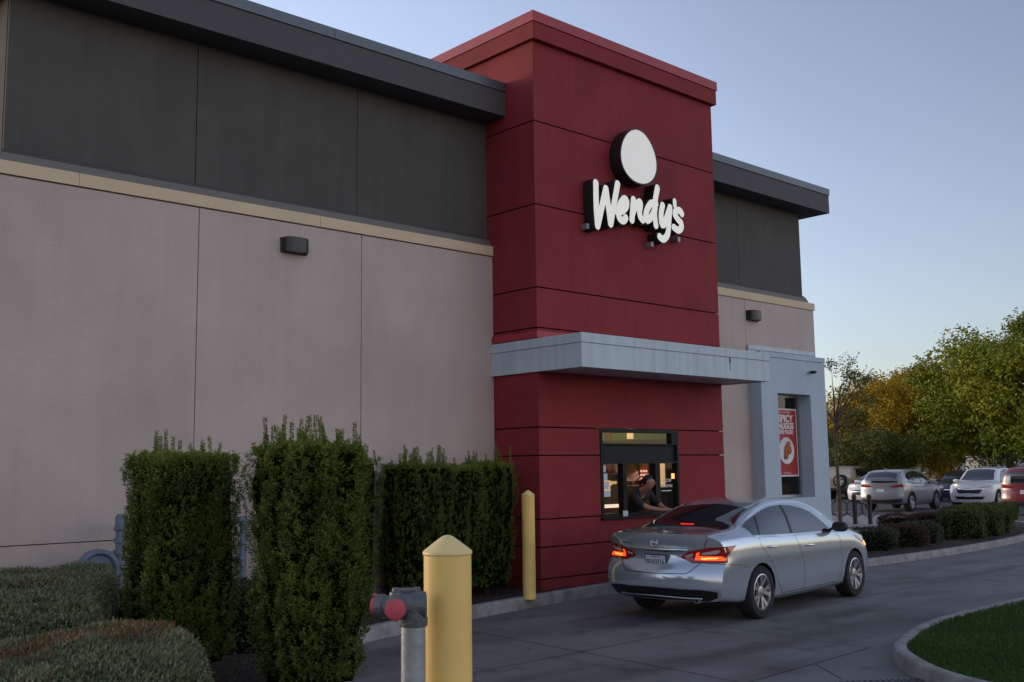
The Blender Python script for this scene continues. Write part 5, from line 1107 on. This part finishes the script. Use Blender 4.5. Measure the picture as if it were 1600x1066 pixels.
def suv_details(c, body, faces='rear', trunkline=True, txt=''):
    dlo = smooth_poly([(.62, 1.30), (.95, 1.155), (1.6, 1.115), (2.4, 1.085), (3.12, 1.07), (2.98, 1.20), (2.75, 1.36), (2.45, 1.50), (2.0, 1.565), (1.4, 1.56), (.95, 1.50), (.70, 1.40)], (0, 4))
    for sg_ in (-1, 1):
        c.side('side_window', dlo, 'glass', body, sg_, off=.005, step=.08)
        for a, b in (((1.30, 1.14), (1.10, 1.53)), ((2.10, 1.10), (2.05, 1.56))): d = .03; c.side('window_pillar', [(a[0]-d, a[1]), (a[0]+d, a[1]), (b[0]+d, b[1]), (b[0]-d, b[1])], 'black', body, sg_, off=.008, step=.08)
        c.multi('door_seam', seam_strips([[(1.30, 1.10), (1.36, .80), (1.50, .36)], [(2.12, 1.08), (2.15, .36)], [(3.05, 1.05), (3.10, .80), (3.05, .36)]], .010), body, (1, 0, 0), (0, -sg_, 0), 'black', off=.003, step=.1)
        c.side('sill_cladding', [(1.34, .25), (3.16, .25), (3.16, .36), (1.34, .36)], 'black', body, sg_, off=.01, step=.12)
        handle(c, body, 1.55, .98, sg_, paint_of(body)); handle(c, body, 2.40, .96, sg_, paint_of(body)); mirror(c, body, 2.95, 1.12, sg_, paint_of(body))
        for ax in c.p['axles']:
            arc = [(ax+.455*math.cos(t), .355+.455*math.sin(t)) for t in np.linspace(-.12, math.pi+.12, 18)]+[(ax+.395*math.cos(t), .355+.395*math.sin(t)) for t in np.linspace(math.pi+.12, -.12, 18)]
            c.side('arch_cladding', arc, 'black', body, sg_, off=.008, step=.2)
        dv = (.87, .49*-sg_, 0); rv = (.49, .87*sg_, 0); c.patch('tail_lamp', [(.33, 1.00), (.62, 1.06), (.98, 1.07), (.96, 1.01), (.72, .96), (.45, .955)], (0, 0, 0), rv, dv, 'tail', body, off=.008, step=.08)
        dvf = (-.87, .49*-sg_, 0); rvf = (-.49, .87*sg_, 0); 
        c.patch('headlight', [(-2.22+.35, .86), (-2.22+.62, .93), (-2.22+.98, .98), (-2.22+.92, .90), (-2.22+.5, .82)], (0, 0, 0), rvf, dvf, 'lenswhite', body, off=.008, step=.08)
    c.rear('rear_window', smooth_poly([(-.66, 1.16), (-.60, 1.36), (-.53, 1.50), (0, 1.55), (.53, 1.50), (.60, 1.36), (.66, 1.16), (0, 1.13)], (0, 6)), 'glass', body, off=.006, step=.08)
    c.rear('bumper_cladding', [(-.82, .52), (0, .47), (.82, .52), (.80, .38), (.5, .34), (-.5, .34), (-.80, .38)], 'black', body, off=.01, step=.1)
    c.front('windscreen', smooth_poly([(-.66, 1.16), (-.58, 1.40), (-.52, 1.56), (0, 1.60), (.52, 1.56), (.58, 1.40), (.66, 1.16), (0, 1.13)], (0, 6)), 'glass', body, off=.006, step=.08)
    c.front('grille', [(-.52, .78), (0, .82), (.52, .78), (.42, .62), (-.42, .62)], 'black', body, off=.006, step=.08); c.front('grille_bar', [(-.60, .80), (0, .765), (.60, .80), (.60, .83), (0, .79), (-.60, .83)], 'chrome', body, off=.012, step=.08)
    c.front('lower_grille', [(-.6, .50), (.6, .50), (.5, .38), (-.5, .38)], 'black', body, off=.006, step=.08)
    for x_, sgn in ((-1, -1), (1, 1)):
        z_ = .82 if sgn < 0 else .56; h_, n_ = c.hit((x_*9+2, 0, z_), (-x_, 0, 0)); b_ = MB(); b_.box(h_.x+sgn*.005-.006, h_.x+sgn*.005+.006, -.155, .155, z_-.075, z_+.075, 'plate'); b_.build('licence_plate', body)
def simple_wheels(root, p, w_=.24, y_=.80):
    for ax in p['axles']:
        for sg_ in (-1, 1): wheel(root, ax, sg_*y_, p['wr'], w_, sg_)
def bearing_car(root, px, dist, heading_deg, s_=.937):
    """place the middle of the car at a bearing and distance; heading is measured from +X"""
    x_, y_ = bear(px, dist); a = R(heading_deg); L = 2.3*s_; root.rotation_euler = (0, 0, a); root.scale = (s_,)*3; root.location = (x_-L*math.cos(a), y_-L*math.sin(a), .003)
r = thing('silver_suv', 'silver SUV seen from behind, parked beyond the far planting bed', 'car'); c = Car(SUVP); b = c.build_body(r, 'silver2', 44); suv_details(c, b); simple_wheels(r, SUVP)
b_ = MB(); b_.tube([(.75, 0, 1.655), (.62, 0, 1.70), (.60, 0, 1.665)], [.03, .015, .01], 'silver2', 8); b_.build('roof_aerial', r); bearing_car(r, 1396, 43, 6)
r = thing('white_crossover', 'white crossover facing the camera between the silver SUV and the red car', 'car'); c = Car(SUVP); b = c.build_body(r, 'white', 44); suv_details(c, b); simple_wheels(r, SUVP); bearing_car(r, 1524, 46, 180+6)
r = thing('red_suv', 'dark red SUV cut by the right edge of the photo, seen from behind', 'car'); p2 = dict(SUVP); p2['top'] = (SUVP['top'][0], [1.16, 1.45, 1.66, 1.72, 1.75, 1.76, 1.72, 1.55, 1.33, 1.15, 1.06, .88]); c = Car(p2); b = c.build_body(r, 'carred', 44); suv_details(c, b); simple_wheels(r, SUVP); bearing_car(r, 1620, 40.5, 1)
r = thing('dark_blue_sedan', 'dark blue sedan facing the camera behind the white crossover', 'car'); c = Car(sedan_p); b = c.build_body(r, 'navy', 44)
def plain_sedan(c, body):
    for sg_ in (-1, 1):
        c.side('side_window', smooth_poly([(1.0, 1.15), (1.2, 1.03), (2.2, 1.0), (3.2, .99), (2.9, 1.215), (2.5, 1.34), (1.88, 1.352), (1.31, 1.245)]), 'glass', body, sg_, off=.006, step=.1); mirror(c, body, 3.2, 1.035, sg_, paint_of(body))
        c.patch('headlight', [(-1.95, .70), (-1.55, .80), (-1.5, .74), (-1.9, .63)], (0, 0, 0), (-.49, .87*sg_, 0), (-.87, .49*-sg_, 0), 'lenswhite', body, off=.008, step=.1)
        c.patch('tail_lamp', [(.36, .80), (.55, .90), (1.0, .94), (.9, .76), (.5, .74)], (0, 0, 0), (.49, .87*sg_, 0), (.87, .49*-sg_, 0), 'tail', body, off=.008, step=.1)
    c.rear('rear_window', [(-.64, 1.115), (-.5, 1.35), (.5, 1.35), (.64, 1.115)], 'glass', body, off=.006, step=.1); c.front('windscreen', [(-.68, 1.08), (-.5, 1.36), (0, 1.39), (.5, 1.36), (.68, 1.08)], 'glass', body, off=.006, step=.1)
    c.front('grille', [(-.45, .66), (.45, .66), (.38, .42), (-.38, .42)], 'black', body, off=.008, step=.1); c.front('grille_bar', [(-.45, .60), (.45, .60), (.43, .56), (-.43, .56)], 'chrome', body, off=.014, step=.1)
plain_sedan(c, b); simple_wheels(r, sedan_p, .215); bearing_car(r, 1488, 54, 180+14)
far = []
for i, (px, d_, hd, k, lab_) in enumerate(((1288, 58, 184, 'white', 'white sedan partly hidden by the pale window bay, left of the jeep'), (1370, 51, 180, 'white', 'small pale car nose showing left of the silver SUV'), (1446, 84, 90, 'carred', 'small dark red car far off above the dark blue sedan'), (1300, 66, 180, 'white', 'distant white car just above the white sedan at the bay'))):
    r = thing('parked_car', lab_, 'car', group='cars parked far across the lot'); c = Car(sedan_p); b = c.build_body(r, k, 32); plain_sedan(c, b); simple_wheels(r, sedan_p, .215); bearing_car(r, px, d_, hd)
# off-road car with spare wheel
JP = dict(L=4.1, W=1.80, roofw=.80, axles=(.75, 3.15), arch=.43, wr=.38, Br=.06, Bf=.15,
    top=([0, .1, .3, 1.5, 2.1, 2.45, 2.6, 3.4, 4.1], [1.60, 1.74, 1.78, 1.80, 1.76, 1.45, 1.20, 1.14, 1.05]), belt=([0, 2.4, 4.1], [1.10, 1.08, 1.0]), bot=([0, 4.1], [.48, .48]), wid=([0, .5, 3.5, 4.1], [.96, 1, 1, .95]),
    rear=([.2, 1.0, 1.8], [.0, .0, .04]), front=([.2, 1.0, 1.8], [0, .0, .1]), endw=.97, rexp=8, fexp=6)
r = thing('offroad_car', 'tan off-road car with spare wheel on its rear door, left of the silver SUV', 'car'); c = Car(JP); b = c.build_body(r, 'tanpaint', 36); simple_wheels(r, JP)
c.rear('rear_window', [(-.62, 1.16), (-.58, 1.60), (.58, 1.60), (.62, 1.16)], 'glass', b, off=.008, step=.1)
for sg_ in (-1, 1): c.side('side_window', [(.25, 1.16), (2.25, 1.14), (2.05, 1.62), (.3, 1.64)], 'glass', b, sg_, off=.008, step=.12); c.rear('tail_lamp', [(.72*sg_-.06, .85), (.72*sg_+.06, .85), (.72*sg_+.06, 1.02), (.72*sg_-.06, 1.02)], 'tail', b, off=.01)
c.rear('bumper', [(-.8, .48), (.8, .48), (.8, .62), (-.8, .62)], 'black', b, off=.03, thick=.03)
sw = wheel(r, 0, 0, .36, .22, -1); sw.name = 'spare_wheel'; sw.location = (-.14, -.05, .98); sw.rotation_euler = (0, 0, R(-90)); bearing_car(r, 1326, 57, 8)
# pickup-like van and box trailer at the back
r = thing('white_van', 'far white van with dark windows above the off-road car', 'van'); VP = dict(SUVP); c = Car(VP); b = c.build_body(r, 'white', 32); suv_details(c, b); simple_wheels(r, SUVP); bearing_car(r, 1333, 74, 180+60)
r = thing('box_trailer', 'pale box trailer far off between the biggest trunk and the white crossover', 'trailer'); x_, y_ = bear(1544, 72); r.location = (x_, y_, 0); r.rotation_euler = (0, 0, R(-30))
b_ = MB(); b_.box(-1.5, 1.5, -1, 1, .62, 2.15, 'canopy', .03); b_.build('box', r); b_ = MB(); b_.box(-1.52, 1.52, -1.02, 1.02, .56, .61, 'galv'); b_.tube([(-1.5, 0, .55), (-2.5, 0, .5)], .05, 'galv'); b_.build('chassis', r)
for sg_ in (-1, 1): wheel(r, 0, sg_*.95, .33, .2, sg_)
# low boundary wall behind the lot
wl = MB(); x0_, y0_ = bear(1400, 84); x1_, y1_ = bear(1680, 80); d_ = Vector((x1_-x0_, y1_-y0_, 0)); L_ = d_.length; wl.box(0, L_, -.12, .12, 0, 1.6, 'canopy'); wl.box(-.02, L_+.02, -.17, .17, 1.603, 1.70, 'soffit'); o = wl.build('boundary_wall'); o.location = (x0_, y0_, 0); o.rotation_euler = (0, 0, math.atan2(d_.y, d_.x)); tag(o, 'low grey boundary wall at the back of the car park', 'wall')
